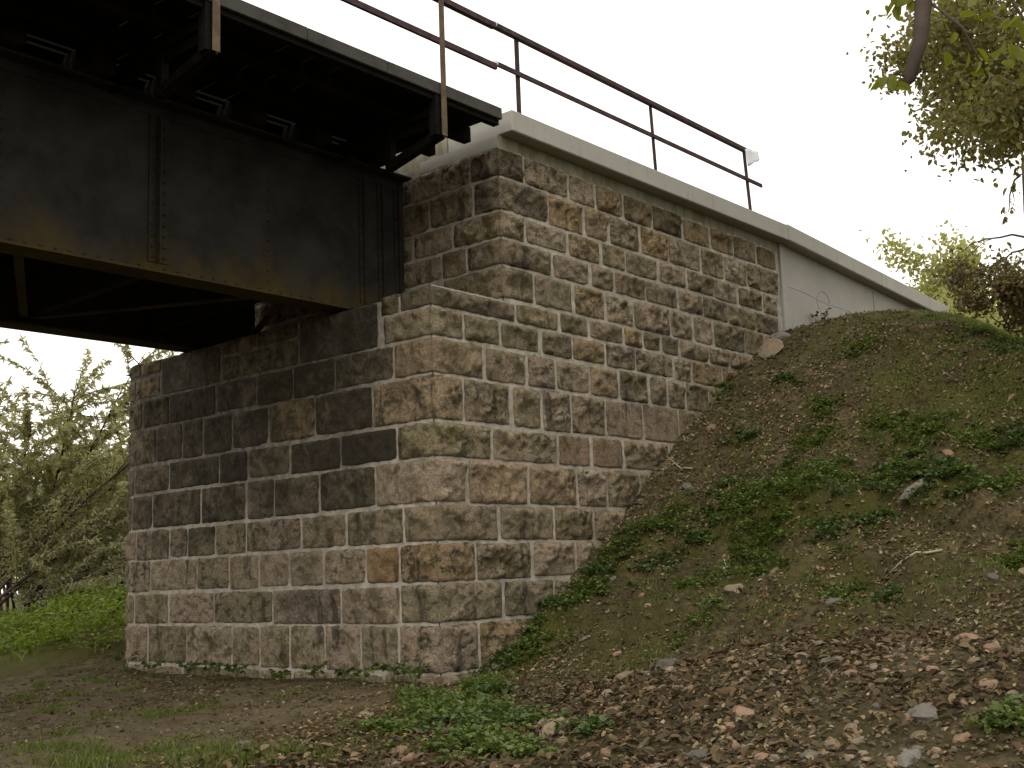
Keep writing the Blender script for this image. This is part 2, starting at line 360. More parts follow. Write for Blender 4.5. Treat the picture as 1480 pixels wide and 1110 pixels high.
def axis(lo, hi, step, far):
    a = list(np.arange(lo, hi, step)); s = step; v = hi
    while v < far: a.append(v); s *= 1.16; v += s
    s = step; v = lo - step; b = []
    while v > -far: b.append(v); s *= 1.16; v -= s
    return np.array(b[::-1] + a)
gx, gy = axis(-7.5, 14, .075, 700), axis(-9, 9.5, .075, 700)
XX, YY = np.meshgrid(gx, gy, indexing='ij'); ZZ = terrain(XX, YY)
ni, nj = XX.shape; idx = np.arange(ni * nj).reshape(ni, nj)
F = np.stack([idx[:-1, :-1], idx[1:, :-1], idx[1:, 1:], idx[:-1, 1:]], -1).reshape(-1, 4)
ground = mesh_np('ground', np.stack([XX, YY, ZZ], -1).reshape(-1, 3), F, M['ground'], smooth=True)
at = ground.data.attributes.new('green', 'FLOAT', 'POINT'); at.data.foreach_set('value', green(XX, YY).ravel().astype(np.float32))
tr_ = sstep(.2, -1.2, XX) * sstep(-1.6, .4, YY) * sstep(8.5, 6, YY) * sstep(.3, .6, fbm(XX * .7, YY * .5, 91) + .15)
ground.data.attributes.new('trodden', 'FLOAT', 'POINT').data.foreach_set('value', tr_.ravel().astype(np.float32))
tag(ground, 'brown earth with moss rising into a steep embankment beside the abutment', kind='structure')

# ------------------------------------------------------------------ abutment
ZC = [4.47, 4.21, 3.85, 3.41, 2.86, 2.43, 1.90, 1.46, 1.0, .54, -.01, -.5]           # lower courses c1..c11
ZR = [6.505, 6.11, 5.66, 5.30, 4.935, 4.50]                                             # upper courses R1..R5
RIGHT = {'R1': [1.78, 2.72, 3.35, 4.02, 4.75, 5.6, 6.43, 7.16, 7.92, 8.64], 'R2': [2.26, 3.05, 3.63, 4.42, 5.16, 6.09, 6.82, 7.57, 8.64],
 'R3': [1.75, 2.64, 3.42, 4.01, 4.86, 5.65, 6.45, 7.2, 8.02, 8.58], 'R4': [2.28, 3.13, 3.71, 4.48, 5.34, 6.07, 6.84, 7.74, 8.56],
 'R5': [1.89, 2.72, 3.47, 4.14, 5.11, 5.74, 6.35, 7.33, 7.98, 8.6], 'c1': [1.5, 2.41, 3.05, 3.87, 4.36, 4.81, 5.32, 6.15, 6.78, 7.44, 8.0],
 'c2': [.53, 1.2, 1.98, 2.66, 3.41, 4.13, 5.11, 5.61, 6.54, 7.1], 'c3': [.86, 1.68, 2.28, 3.01, 3.69, 4.42, 4.93, 5.41, 6.08, 6.6],
 'c4': [.49, 1.35, 1.96, 2.57, 3.33, 4.23, 5.17, 5.8], 'c5': [.96, 2.25, 2.97, 3.72, 4.87, 5.3], 'c6': [.49, 1.62, 2.63, 3.29, 4.05, 4.73],
 'c7': [1.03, 2.11, 2.94, 3.8], 'c8': [.61, 1.64, 2.52, 3.3], 'c9': [1.07, 2.05, 2.8], 'c10': [.62, 1.6], 'c11': [.9]}
FRONT = {'c1': [.51, .855], 'c2': [.80], 'c3': [.63, 1.7, 2.53, 3.32, 4.24, 5.39, 6.1, 6.75, 7.5], 'c4': [1.01, 2.1, 3.05, 3.85, 4.54, 5.05, 5.71, 6.5, 7.3],
 'c5': [.6, 1.61, 2.61, 3.49, 4.16, 5.37, 6.3, 6.9, 7.6], 'c6': [.99, 2.02, 2.94, 3.54, 4.58, 5.79, 6.4, 7.2], 'c7': [.52, 1.53, 2.39, 3.54, 4.24, 4.89, 5.35, 6.23, 6.9, 7.6],
 'c8': [.6, 1.19, 1.96, 2.64, 3.26, 3.92, 4.66, 5.84, 6.5, 7.3], 'c9': [.6, 1.64, 2.97, 4.27, 5.35, 6.25, 6.9, 7.6], 'c10': [.64, 1.3, 1.96, 2.64, 3.24, 3.86, 4.92, 5.88, 6.8, 7.5],
 'c11': [.9, 1.8, 2.6, 3.25, 4.1, 5.0, 5.9, 6.9]}
BACK = {'R1': [.48, 1.01, 1.57, 2.1, 3.0, 3.9, 4.9, 5.9, 6.8], 'R2': [.43, 1.23, 1.87, 2.5, 3.4, 4.4, 5.3, 6.2, 6.8], 'R3': [.82, 1.57, 2.1, 3.0, 3.8, 4.8, 5.7, 6.8], 'R4': [.58, 1.04, 1.86, 2.5, 3.5, 4.3, 5.2, 6.1, 6.8], 'R5': [1.03, 1.88, 2.4, 3.2, 4.1, 5.0, 6.0, 6.8]}
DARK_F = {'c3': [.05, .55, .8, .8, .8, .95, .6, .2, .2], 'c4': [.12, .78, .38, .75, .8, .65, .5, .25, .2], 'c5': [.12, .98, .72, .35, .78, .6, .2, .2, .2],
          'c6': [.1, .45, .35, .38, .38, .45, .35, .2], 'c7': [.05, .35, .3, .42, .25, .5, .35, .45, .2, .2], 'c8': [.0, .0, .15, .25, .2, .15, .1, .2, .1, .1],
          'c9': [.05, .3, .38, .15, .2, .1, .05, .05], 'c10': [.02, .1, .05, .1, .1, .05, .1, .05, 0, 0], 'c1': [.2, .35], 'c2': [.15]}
RR, YR = .95, 6.16
P_RIGHT = lambda u, d, z: (u, -d, z)
P_FRONT0 = lambda u, d, z: (1.3 - d, u, z)
def P_FRONT(u, d, z):
    if u <= YR: return (-d, u, z)
    a = (u - YR) / RR
    if a <= math.pi / 2: return (RR - (RR + d) * math.cos(a), YR + (RR + d) * math.sin(a), z)
    return (RR + (a - math.pi / 2) * RR, YR + RR + d, z)

TINTS = [(.31, .25, .18), (.28, .23, .16), (.26, .21, .145), (.31, .235, .155), (.24, .20, .125), (.33, .24, .14), (.35, .285, .215), (.22, .19, .13), (.33, .26, .205)]
abut = empty('bridge_abutment', (0, 0, -.1))
tag(abut, 'tall bridge abutment of rough squared stone blocks with pale mortar and concrete coping', 'abutment')

def patch(V, Fs, P, u0, u1, z0, z1, seed, B, arris=None, d0=.019, cell=.027, tilt=.0, smoothf=1.0, jit=.010):
    """one rock-faced side of a block: bossed grid with an uneven outline and a skirt into the joint"""
    wd, hd = u1 - u0, z1 - z0; hw, hh = wd / 2, hd / 2; uc, zc = (u0 + u1) / 2, (z0 + z1) / 2
    nx, nz = max(4, int(wd / cell)), max(4, int(hd / cell)); rc = .004 + .014 * ((seed * 7919) % 97) / 97
    base = len(V); sv = Vector((seed * 3.17 % 50, seed * 1.31 % 50, seed * .77 % 50))
    for j in range(nz + 1):
        t = -1 + 2 * j / nz
        for i in range(nx + 1):
            s = -1 + 2 * i / nx
            ar_l = arris == 'lo' and s < 0; ar_r = arris == 'hi' and s > 0
            rcs = 0 if (ar_l or ar_r) else rc
            x = s * (hw - rcs * abs(t) ** 6); z = t * (hh - rcs * abs(s) ** 6)
            if not ((i == 0 and arris == 'lo') or (i == nx and arris == 'hi')):
                x += jit * abs(s) ** 4 * noise.noise(sv + Vector((5 * s, 9 * zc + 11 * t * hh, 3))) * 1.6
            z += jit * abs(t) ** 4 * noise.noise(sv + Vector((11 * s * hw, 7 * t, 9))) * 1.6
            mx = hw - abs(x); mz = hh - abs(z)
            if ar_l or ar_r: mx -= .052
            m = max(0, min(mx / 1.7, mz)); e = min(1, m / .042); e = e ** .95
            q = Vector((uc + x, z + zc, 0)) + sv
            n = noise.fractal(q * 3.0, .7, 2.1, 3); r = abs(noise.noise(q * 5.2 + Vector((9, 0, 0)))); r2 = noise.noise(q * 12); r3 = noise.noise(q * 25)
            ch = noise.cell(q * 7.0 + Vector((r2, n, 0)) * 1.5)
            d = d0 + smoothf * e * (B * max(.03, .60 + .75 * n - .6 * r + tilt * t) + .020 * r2 + .013 * r3 + .016 * ch * B / .06)
            d = max(d, d0 + .004 * e)
            V.append(P(uc + x, d, zc + z))
    W = nx + 1
    for j in range(nz):
        for i in range(nx):
            a = base + j * W + i; Fs.append((a, a + 1, a + W + 1, a + W))
    ring = [(i, 0) for i in range(nx)] + [(nx, j) for j in range(nz)] + [(i, nz) for i in range(nx, 0, -1)] + [(0, j) for j in range(nz, 0, -1)]
    rb = len(V)
    for i, j in ring:
        x = u0 + wd * i / nx; z = z0 + hd * j / nz; V.append(P(x, -.06, z))
    n = len(ring)
    for k in range(n):
        k2 = (k + 1) % n
        if (arris == 'lo' and ring[k][0] == 0 and ring[k2][0] == 0): continue
        a = base + ring[k][1] * W + ring[k][0]; k2 = (k + 1) % n; b = base + ring[k2][1] * W + ring[k2][0]
        Fs.append((b, a, rb + k, rb + k2))

STONE_N = 0
def finish_stone(V, Fs, dark, tint, name='stone'):
    global STONE_N
    STONE_N += 1
    c = np.mean(np.array(V), 0)
    o = mesh_np(name, np.array(V) - c, np.array(Fs), M['stone'], abut, smooth=True)
    o.location = Vector(c) - abut.location
    o.color = (*tint, dark)
    return o
def rnd_tint():
    t = random.choice(TINTS); k = random.uniform(.82, 1.18); return tuple(x * k for x in t)
G = .019
def stone(P, u0, u1, z0, z1, dark, tint=None, B=None, name='stone', flat=False):
    seed = STONE_N + 11; V, Fs = [], []
    gl, gr, gb, gt = (random.uniform(.45, 1.7) * G for _ in range(4))
    if P is P_RIGHT: gl, gr = gl * 1.5 + .004, gr * 1.5 + .004
    B = B if B is not None else random.uniform(.04, .095)
    patch(V, Fs, P, u0 + gl, u1 - gr, z0 + gb, z1 - gt, seed, B, tilt=random.uniform(.05, .65), smoothf=.25 if flat else 1)
    return finish_stone(V, Fs, dark, tint or rnd_tint(), name)
def quoin(PR, PF, ua, ub, x0, va, vb, z0, z1, dark, tint=None):
    """corner block: right side from x0 to ub, front side from 0 to vb, sharing a drafted arris"""
    seed = STONE_N + 11; V, Fs = [], []; d0 = .02; gb, gt = random.uniform(.7, 1.2) * G, random.uniform(.7, 1.2) * G
    patch(V, Fs, PR, x0 - d0, ub - G, z0 + gb, z1 - gt, seed, random.uniform(.06, .10), 'lo', d0, tilt=random.uniform(.1, .5))
    V2, F2 = [], []
    patch(V2, F2, PF, -d0, vb - G, z0 + gb, z1 - gt, seed + 40, random.uniform(.05, .075), 'lo', d0, tilt=random.uniform(0, .3))
    n = len(V); V += V2; Fs += [tuple(n + i for i in f[::-1]) for f in F2]
    return finish_stone(V, Fs, dark, tint or rnd_tint())

RDARK = {'R1': [.5, .12, .2, .3, .45, .6, .2, .3, .1, .5], 'R2': [.5, .1, .0, .4, .1, .25, .25, 0, 0], 'c1': [.55, .3, .2, .1]}
for k in range(5):                                       # upper block
    nm = 'R%d' % (k + 1); z1, z0 = ZR[k], ZR[k + 1]; xs = RIGHT[nm]; ys = BACK[nm]
    rd = RDARK.get(nm, [])
    quoin(P_RIGHT, P_FRONT0, 0, xs[0], 1.3, 0, ys[0], z0, z1, [.62, .55, .15, .25, .3][k])
    for i in range(len(xs) - 1):
        stone(P_RIGHT, xs[i], xs[i + 1], z0, z1, rd[i + 1] if i + 1 < len(rd) else random.choice([0, .05, .1, .15, .25, .35]))
    for i in range(len(ys) - 1):
        stone(P_FRONT0, ys[i], ys[i + 1], z0, z1, random.uniform(.15, .45), B=random.uniform(.02, .04))
for k in range(11):                                      # lower block
    nm = 'c%d' % (k + 1); z1, z0 = ZC[k], ZC[k + 1]; xs = RIGHT[nm]; ys = FRONT[nm]; df = DARK_F.get(nm, [])
    tq = (.28, .195, .115) if nm == 'c8' else None
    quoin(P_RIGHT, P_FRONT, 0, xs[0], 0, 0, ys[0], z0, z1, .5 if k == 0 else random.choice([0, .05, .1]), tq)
    for i in range(len(xs) - 1):
        t1 = ZR[5] if k == 0 else z1
        dk = random.choice([0, 0, .05, .1, .15, .3])
        if nm == 'c4' and i in (4, 5): stone(P_RIGHT, xs[i], xs[i + 1], z0, t1, 0, (.27, .21, .165), .02, flat=True)
        elif nm == 'c5' and i in (1, 2): stone(P_RIGHT, xs[i], xs[i + 1], z0, t1, .1, (.25, .18, .125), .02, flat=True)
        else: stone(P_RIGHT, xs[i], xs[i + 1], z0, t1, dk)
    for i in range(len(ys) - 1):
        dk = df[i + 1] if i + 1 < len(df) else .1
        if 2 <= k <= 5 and ys[i] > .9: dk = .33 + .58 * dk  # upper front courses: soot plus painted shade of the bridge
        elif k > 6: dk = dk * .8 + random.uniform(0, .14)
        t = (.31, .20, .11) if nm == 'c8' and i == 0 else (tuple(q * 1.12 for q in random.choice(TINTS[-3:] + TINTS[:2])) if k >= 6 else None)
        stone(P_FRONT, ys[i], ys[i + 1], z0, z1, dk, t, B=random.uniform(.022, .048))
for z0, z1, js in ((ZC[1], 4.44, [2.42, 3.3, 4.10]), (ZC[2], ZC[1], [2.42, 3.0, 3.7, 4.10]), (ZC[1], 4.44, [5.62, 6.15, 6.75, 7.5]), (ZC[2], ZC[1], [5.62, 6.3, 7.0, 7.6])):
    for i in range(len(js) - 1): stone(P_FRONT, js[i], js[i + 1], z0, z1, .6 if js[0] < 5 else .35, B=.03)
for a, b in ((.875, 2.40), (4.12, 5.60)):                # large dressed bearing blocks
    o = stone(P_FRONT, a, b, ZC[2], 4.42, .62, (.14, .125, .10), .018, 'bed_stone', flat=True)
    o['label'] = 'large dark dressed block carrying a girder end'

def rough_panel(P, u0, u1, z0, z1, name, seed, cell=.06, d=.013):
    V, Fs = [], []; nx, nz = int((u1 - u0) / cell), int((z1 - z0) / cell)
    for j in range(nz + 1):
        for i in range(nx + 1):
            u = u0 + (u1 - u0) * i / nx; z = z0 + (z1 - z0) * j / nz
            V.append(P(u, d + .007 * noise.noise(Vector((u * 9, z * 9, seed))), z))
    for j in range(nz):
        for i in range(nx):
            a = j * (nx + 1) + i; Fs.append((a, a + 1, a + nx + 2, a + nx + 1))
    o = mesh_np(name, np.array(V) - np.array(abut.location), np.array(Fs), M['mortar'], abut, smooth=True); return o
rough_panel(P_RIGHT, 1.298, 8.72, 4.45, 6.6, 'mortar_face', 1)
rough_panel(P_RIGHT, -.002, 8.72, -.5, 4.47, 'mortar_face', 2)
mf = rough_panel(P_FRONT, -.002, 8.0, -.5, 4.41, 'mortar_face', 3)
co = np.empty(len(mf.data.vertices) * 3, np.float32); mf.data.vertices.foreach_get('co', co); co = co.reshape(-1, 3)
soot_shade_v = sstep(1.9, 3.3, co[:, 2] - .1 + 1.6 * (fbm(co[:, 1] * .9, co[:, 2] * .9, 5) - .47)) * sstep(.5, 1.6, co[:, 1])  # soot with bridge shade painted in, growing upwards and away from the corner
mf.data.attributes.new('soot_shade', 'FLOAT', 'POINT').data.foreach_set('value', soot_shade_v.astype(np.float32))
rough_panel(P_FRONT0, -.002, 6.9, 4.3, 6.6, 'mortar_face', 4)
core = MB()
core.box((.02, .02, -.6), (8.7, 6.15, 4.40)); core.box((.95, 6.1, -.6), (8.6, 7.09, 4.38)); core.box((1.32, .022, 4.3), (8.70, 6.9, 6.55))
core.v = [tuple(Vector(p) - abut.location) for p in core.v]
core.build('core', M['mortar'], abut)
# mossy bed of the ledge in front of the back wall
V, Fs = [], []; n = 26
for j in range(60):
    for i in range(n):
        x, y = .0 + 1.34 * i / (n - 1), .0 + 6.7 * j / 59
        V.append((x, y, 4.455 - .06 * (y > .88) + .02 * noise.noise(Vector((x * 6, y * 6, 2))) + .1 + .02 * x))
for j in range(59):
    for i in range(n - 1): a = j * n + i; Fs.append((a, a + 1, a + n + 1, a + n))
ledge = mesh_np('ledge_bed', V, Fs, M['mortar'], abut, smooth=True); ledge.location = (0, 0, -.09 + .1 - .09)

# concrete: band flush with the wall, overhanging coping slab
def cop(mb): mb.v = [tuple(Vector(p) - abut.location) for p in mb.v]; return mb
band = MB().prism([(-.012, 6.50), (-.03, 6.66), (.5, 6.66), (.5, 6.50)], 1.29, 8.70, 40)
for i, p in enumerate(band.v):                            # ragged lower edge where the render meets the stones
    if p[2] < 6.51: band.v[i] = (p[0], p[1], 6.50 - .05 * abs(noise.noise(Vector((p[0] * 1.7, 3, 1)))))
cop(band).build('concrete_band', M['oldconc'], abut)
cop(MB().box((1.283, -.014, 6.50), (1.50, 1.40, 6.662))).build('concrete_return', M['concrete'], abut)
cop(MB().box((1.30, .9, 6.56), (1.9, 6.8, 6.95))).build('ballast_wall', M['oldconc'], abut)
cop(MB().box((1.315, -.25, 6.665), (8.735, .9, 6.95), .014)).build('coping_slab', M['concrete'], abut)

# ------------------------------------------------------------------ concrete wing wall
wing = empty('wing_wall', (8.75, 0, 4.5))
tag(wing, 'smooth grey concrete wing wall with sloping coping sinking into the embankment', 'wall')
def wl(mb): mb.v = [tuple(Vector(p) - wing.location) for p in mb.v]; return mb
wl(MB().prism([(-.03, 2.5), (-.03, 6.69), (.35, 6.69), (.35, 2.5)], 8.74, 16.1, 1, -.36)).build('wall_panel', M['concrete'], wing)
wl(MB().box((8.735, -.062, 2.6), (8.90, -.03, 6.66), .008)).build('pilaster', M['concrete'], wing)
for x0, x1 in ((8.745, 12.64), (12.655, 16.2)):
    za = 6.97 - .36 * (x0 - 8.75) / 7.45; zb = 6.97 - .36 * (x1 - 8.75) / 7.45
    wl(MB().prism([(-.23, za - .30), (-.25, za - .28), (-.25, za - .015), (-.235, za), (.42, za), (.42, za - .30)], x0, x1, 1, zb - za)).build('coping_slab', M['concrete'], wing)
wl(MB().bar((12.64, -.032, 5.0), (12.64, -.032, 6.42), .012, .004, (0, 1, 0))).build('panel_joint', M['dark'], wing)
def scrawl(pts, wd, mat):
    mb = MB()
    for a, b in zip(pts[:-1], pts[1:]): mb.bar((a[0], -.0335, a[1]), (b[0], -.0335, b[1]), .004, wd, (0, 0, 1) if abs(a[0] - b[0]) > abs(a[1] - b[1]) else (1, 0, 0))
    o = wl(mb).build('scrawl', mat, wing); return o
o = scrawl([(9.0 + .3 * i, 5.92 - .012 * i + .02 * math.sin(i)) for i in range(14)], .012, M['blue']); o['label'] = 'thin blue line drawn across the concrete'
o = scrawl([(10.35 + .28 * math.cos(a) * (1 - a * .02), 5.83 + .22 * math.sin(a)) for a in np.linspace(.2, 6.6, 26)], .012, M['ochre']); o['label'] = 'faint brown looping scrawl on the concrete'

# ------------------------------------------------------------------ bridge
XB0, XB1 = -13.0, 1.2
br = empty('girder_bridge', (0, 3.3, 4.45))
tag(br, 'dark riveted steel girder railway bridge resting on the abutment ledge', 'bridge')
def bl(mb): mb.v = [tuple(Vector(p) - br.location) for p in mb.v]; return mb
def rivets(pts, nrm, mat, parent, r=.023):
    V, Fs = [], []
    nrm = Vector(nrm); a = nrm.orthogonal().normalized(); b = nrm.cross(a)
    for p in pts:
        n0 = len(V); p = Vector(p)
        for ring, (rr, h) in enumerate(((1, 0), (.72, .6))):
            for j in range(6): V.append(p + (a * math.cos(j * 1.0472) + b * math.sin(j * 1.0472)) * r * rr + nrm * r * h)
        V.append(p + nrm * r * .85)
        for j in range(6):
            j2 = (j + 1) % 6; Fs += [(n0 + j, n0 + j2, n0 + 6 + j2), (n0 + j, n0 + 6 + j2, n0 + 6 + j), (n0 + 6 + j, n0 + 6 + j2, n0 + 12)]
    o = mesh_np('rivets', np.array([tuple(v - br.location) for v in V]), np.array(Fs), mat, parent, smooth=True); o['kind'] = 'stuff'; return o
for gy_, sgn in ((1.68, -1), (4.98, 1)):
    girder = bl(MB().box((XB0, gy_ - .008, 4.47), (XB1, gy_ + .008, 6.42))).build('web_plate', M['steel'], br)
    bl(MB().box((XB0, gy_ - .18, 4.45), (XB1, gy_ + .18, 4.478))).build('bottom_flange', M['steel'], br)
    bl(MB().box((XB0, gy_ - .20, 6.421), (XB1, gy_ + .20, 6.45))).build('top_flange', M['steel'], br)
    for s in (-1, 1):
        bl(MB().box((XB0, gy_ + s * .0085, 4.479), (XB1, gy_ + s * .022, 4.60))).build('flange_angle', M['steel'], br)
        bl(MB().box((XB0, gy_ + s * .0085, 6.30), (XB1, gy_ + s * .022, 6.419))).build('flange_angle', M['steel'], br)
    if sgn < 0:
        pts = []
        for x in np.arange(XB0 + .1, XB1, .16): pts += [(x, gy_ - .022, 4.545), (x + .08, gy_ - .022, 6.36)]
        for xs_ in (-2.62, -6.0, -9.4):
            st = bl(MB().box((xs_ - .09, gy_ - .034, 4.602), (xs_ + .16, gy_ - .0085, 6.298)).box((xs_ - .012, gy_ - .13, 4.602), (xs_ + .004, gy_ - .034, 6.298))).build('stiffener', M['steel'], br)
            for z in np.arange(4.66, 6.28, .125): pts += [(xs_ - .055, gy_ - .034, z), (xs_ + .10, gy_ - .034, z)]
        for xs_ in (-1.08, -4.38, -7.7):
            for z in np.arange(4.66, 6.28, .125): pts += [(xs_, gy_ - .008, z)]
        for xs_ in (.45, .78, 1.08):
            bl(MB().box((xs_ - .06, gy_ - .03, 4.602), (xs_ + .06, gy_ - .0085, 6.298)).box((xs_ - .008, gy_ - .07, 4.602), (xs_ + .008, gy_ - .03, 6.298))).build('stiffener', M['steel'], br)
            for z in np.arange(4.66, 6.28, .11): pts += [(xs_ - .038, gy_ - .03, z), (xs_ + .038, gy_ - .03, z)]
        rivets(pts, (0, -1, 0), M['steel'], girder)
    bl(MB().box((.06, gy_ - .26, 4.425), (.9, gy_ + .26, 4.449))).build('bearing_plate', M['dark'], br)
for x in np.arange(XB0 + .4, XB1, 1.69):                  # cross frames and wind bracing between the girders
    bl(MB().bar((x, 1.70, 4.62), (x, 4.96, 4.62), .10, .12)).build('cross_beam', M['dark'], br)
    bl(MB().bar((x, 1.70, 4.75), (x, 4.96, 6.2), .07, .07)).build('cross_brace', M['dark'], br)
xs_ = np.arange(XB0 + .4, XB1, 1.69)
for a, b, fl in zip(xs_[:-1], xs_[1:], range(99)):
    p, q = ((a, 1.72, 4.55), (b, 4.94, 4.55)) if fl % 2 else ((a, 4.94, 4.55), (b, 1.72, 4.55))
    bl(MB().bar(p, q, .10, .02)).build('wind_brace', M['steel'], br)
# sleepers and deck boards
sl0 = None
for i, x in enumerate(np.arange(-12.55, 1.0, .99)):
    sl = bl(MB().box((x + .05, 1.30, 6.452), (x + .31, 5.4, 6.79), .012)).build('sleeper', M['sleeper'], br) if sl0 is None else sl0.copy()
    if sl0 is None: sl0 = sl; x0s = x
    else: link(sl, br); sl.location.x = x - x0s
for y0, y1 in ((1.78, 1.875), (1.93, 2.35), (2.352, 2.8), (2.802, 3.3), (3.302, 3.8), (3.802, 4.3), (4.302, 4.8), (4.802, 6.7)):
    bl(MB().box((XB0, y0, 6.80), (1.16, y1, 6.845))).build('deck_board', M['wood'], br)
for yy in (.34, .98):
    bl(MB().box((XB0, yy - .06, 6.60), (1.10, yy + .06, 6.797))).build('stringer', M['wood'], br)
x = XB0; gaps = [0.010, .003, .014, .002, .006]
opens = [-3.52, -3.12, -2.02, -1.65, -1.26, -5.1, -5.5]
while x < 1.05:
    nx_ = min(x + random.uniform(.27, .31), 1.08)
    for op in opens:
        if x < op < nx_ + .12: nx_ = op
    gap = .022 if min(abs(nx_ - op) for op in opens) < .001 else .003
    if nx_ - x > .05:
        bl(MB().box((x, -.25, 6.80), (nx_ - gap, 1.725, 6.848 + random.uniform(-.004, .004)))).build('plank', M['wood'], br)
    x = nx_
fx = [XB0, -9.2, -6.6, -4.4, -2.05, -.9, .25, 1.07]
for a, b in zip(fx[:-1], fx[1:]):
    bl(MB().box((a, -.302, 6.725), (b - .006, -.252, 6.872 + random.uniform(0, .008)), .006)).build('fascia_board', M['fascia'], br)
bl(MB().box((XB0, -.25, 6.66), (1.05, -.16, 6.798))).build('edge_angle', M['wood'], br)
# outrigger brackets that carry the walkway
BRX = [-9.62, -6.42, -3.22, -.02]
for x in BRX:
    bl(MB().box((x - .055, -.20, 6.50), (x + .055, 1.64, 6.60)).box((x - .006, -.20, 6.38), (x + .006, 1.64, 6.50))).build('bracket_arm', M['dark'], br)
    bl(MB().bar((x, -.27, 6.25), (x, .62, 6.07), .10, .11, (1, 0, 0)).box((x - .045, .56, 6.02), (x + .045, .66, 6.499))).build('bracket_strut', M['dark'], br)
    bl(MB().box((x - .10, -.29, 6.22), (x - .012, -.17, 6.72))).build('gusset', M['dark'], br)

# ------------------------------------------------------------------ railings
def rail_line(root, p, q, wd, ht, mat, name):
    mb = MB().bar(p, q, wd, ht); mb.v = [tuple(Vector(v) - root.location) for v in mb.v]; return mb.build(name, mat, root)
def angle_post(root, x, y, z0, z1, wdt, mat, lean=0.0, name='post'):
    mb = MB()
    for a, b in (((x - wdt / 2, y - .006), (x + wdt / 2, y + .004)), ((x + wdt / 2 - .009, y + .004), (x + wdt / 2, y + wdt * .8))):
        n = len(mb.v); mb.box((a[0], a[1], z0), (b[0], b[1], z1))
        for i in range(n, n + 8):
            v = mb.v[i]; mb.v[i] = (v[0] - lean * (v[2] - z0) / (z1 - z0), v[1], v[2])
    mb.v = [tuple(Vector(v) - root.location) for v in mb.v]; return mb.build(name, mat, root)
r1 = empty('bridge_railing', (-3, -.31, 6.2))
tag(r1, 'rusty angle iron railing along the bridge walkway, posts fixed outside the deck edge', 'railing')
for x in BRX: angle_post(r1, x, -.325, 6.21, 7.95, .085, M['post'])
rail_line(r1, (XB0, -.29, 7.955), (.98, -.29, 7.955), .075, .07, M['rail'], 'top_rail')
rail_line(r1, (XB0, -.302, 7.40), (.98, -.302, 7.40), .04, .075, M['rail'], 'middle_rail')
r2 = empty('abutment_railing', (4.5, -.16, 6.95))
tag(r2, 'rusty two-bar railing with four thin posts standing on the concrete coping', 'railing')
tops = 8.055
for x, wdt, ln in ((1.56, .085, 0.0), (4.74, .06, .05), (7.60, .065, .09)): angle_post(r2, x + .02, -.15, 6.945, tops, wdt, M['rail'], ln)
r2['label'] = 'rusty two-bar railing with three posts standing on the concrete coping'
rail_line(r2, (1.10, -.165, tops + .005), (7.62, -.165, tops - .02), .075, .065, M['rail'], 'top_rail')
rail_line(r2, (1.10, -.175, 7.535), (8.02, -.175, 7.515), .03, .06, M['rail'], 'middle_rail')
for (z, r, nm) in ((8.03, .045, 'white_tape'), (7.49, .04, 'white_tape')):
    mb = MB().tube([(1.03, -.21, z - .03), (1.045, -.215, z + .0), (1.09, -.2, z + .03), (1.11, -.19, z + .05)], [r * .6, r, r, r * .5], 8)
    o = mb.build('white_tape', M['white'], None, True)
    tag(o, 'white tape wrapped round the %s rail where the two railings meet' % ('top' if z > 7.8 else 'middle'), 'tape')
V, Fs = [], []
for j in range(7):
    for i in range(10):
        s, t = i / 9, j / 6
        V.append((7.45 + .50 * s, -.21 - .03 * math.sin(5 * s) - .03 * t, 8.02 + .10 * s * (1 - .3 * t) - (.30 - .17 * s) * t + .015 * math.sin(9 * s + 4 * t)))
for j in range(6):
    for i in range(9): a = j * 10 + i; Fs.append((a, a + 1, a + 11, a + 10))
o = mesh_np('plastic_sheet', V, Fs, M['white'], None, True)
md = o.modifiers.new('thick', 'SOLIDIFY'); md.thickness = .004
tag(o, 'scrap of white plastic sheet caught on the end post of the railing', 'sheet')

# ------------------------------------------------------------------ leaves and trees
def leaf_quads(pos, dirs, L, Wd, nrm=None, fold=.25):
    """pos: (n,3) leaf bases, dirs: (n,3) directions, L/Wd arrays; four-cornered folded leaves"""
    n = len(pos); d = dirs / (np.linalg.norm(dirs, axis=1, keepdims=True) + 1e-9)
    r = rng.normal(size=(n, 3)) if nrm is None else nrm + rng.normal(size=(n, 3)) * .45
    a = np.cross(d, r); a /= np.linalg.norm(a, axis=1, keepdims=True) + 1e-9; b = np.cross(a, d)
    L = np.broadcast_to(L, (n,))[:, None]; Wd = np.broadcast_to(Wd, (n,))[:, None]
    sk = rng.uniform(-.12, .12, (n, 1)); cu = rng.uniform(-.6, .5, (n, 1))
    v0 = pos; v3 = pos + d * L + b * L * cu * .35
    r1 = pos + d * L * (.30 + sk) + a * Wd * .46 + b * Wd * fold; r2 = pos + d * L * (.70 + sk) + a * Wd * .40 + b * (Wd * fold + L * cu * .15)
    l1 = pos + d * L * (.30 - sk) - a * Wd * .46 + b * Wd * fold; l2 = pos + d * L * (.70 - sk) - a * Wd * .40 + b * (Wd * fold + L * cu * .15)
    V = np.stack([v0, r1, r2, v3, l2, l1], 1).reshape(-1, 3); q = np.arange(n)[:, None] * 6
    return V, np.concatenate([q + np.array([[0, 1, 2, 3]]), q + np.array([[0, 3, 4, 5]])])
def leaf_obj(name, pos, dirs, L, Wd, mat, parent=None, nrm=None, loc=None):
    V, Fq = leaf_quads(np.asarray(pos, float), np.asarray(dirs, float), L, Wd, nrm)
    if loc is not None: V = V - np.array(loc)
    return mesh_np(name, V, Fq, mat, parent)
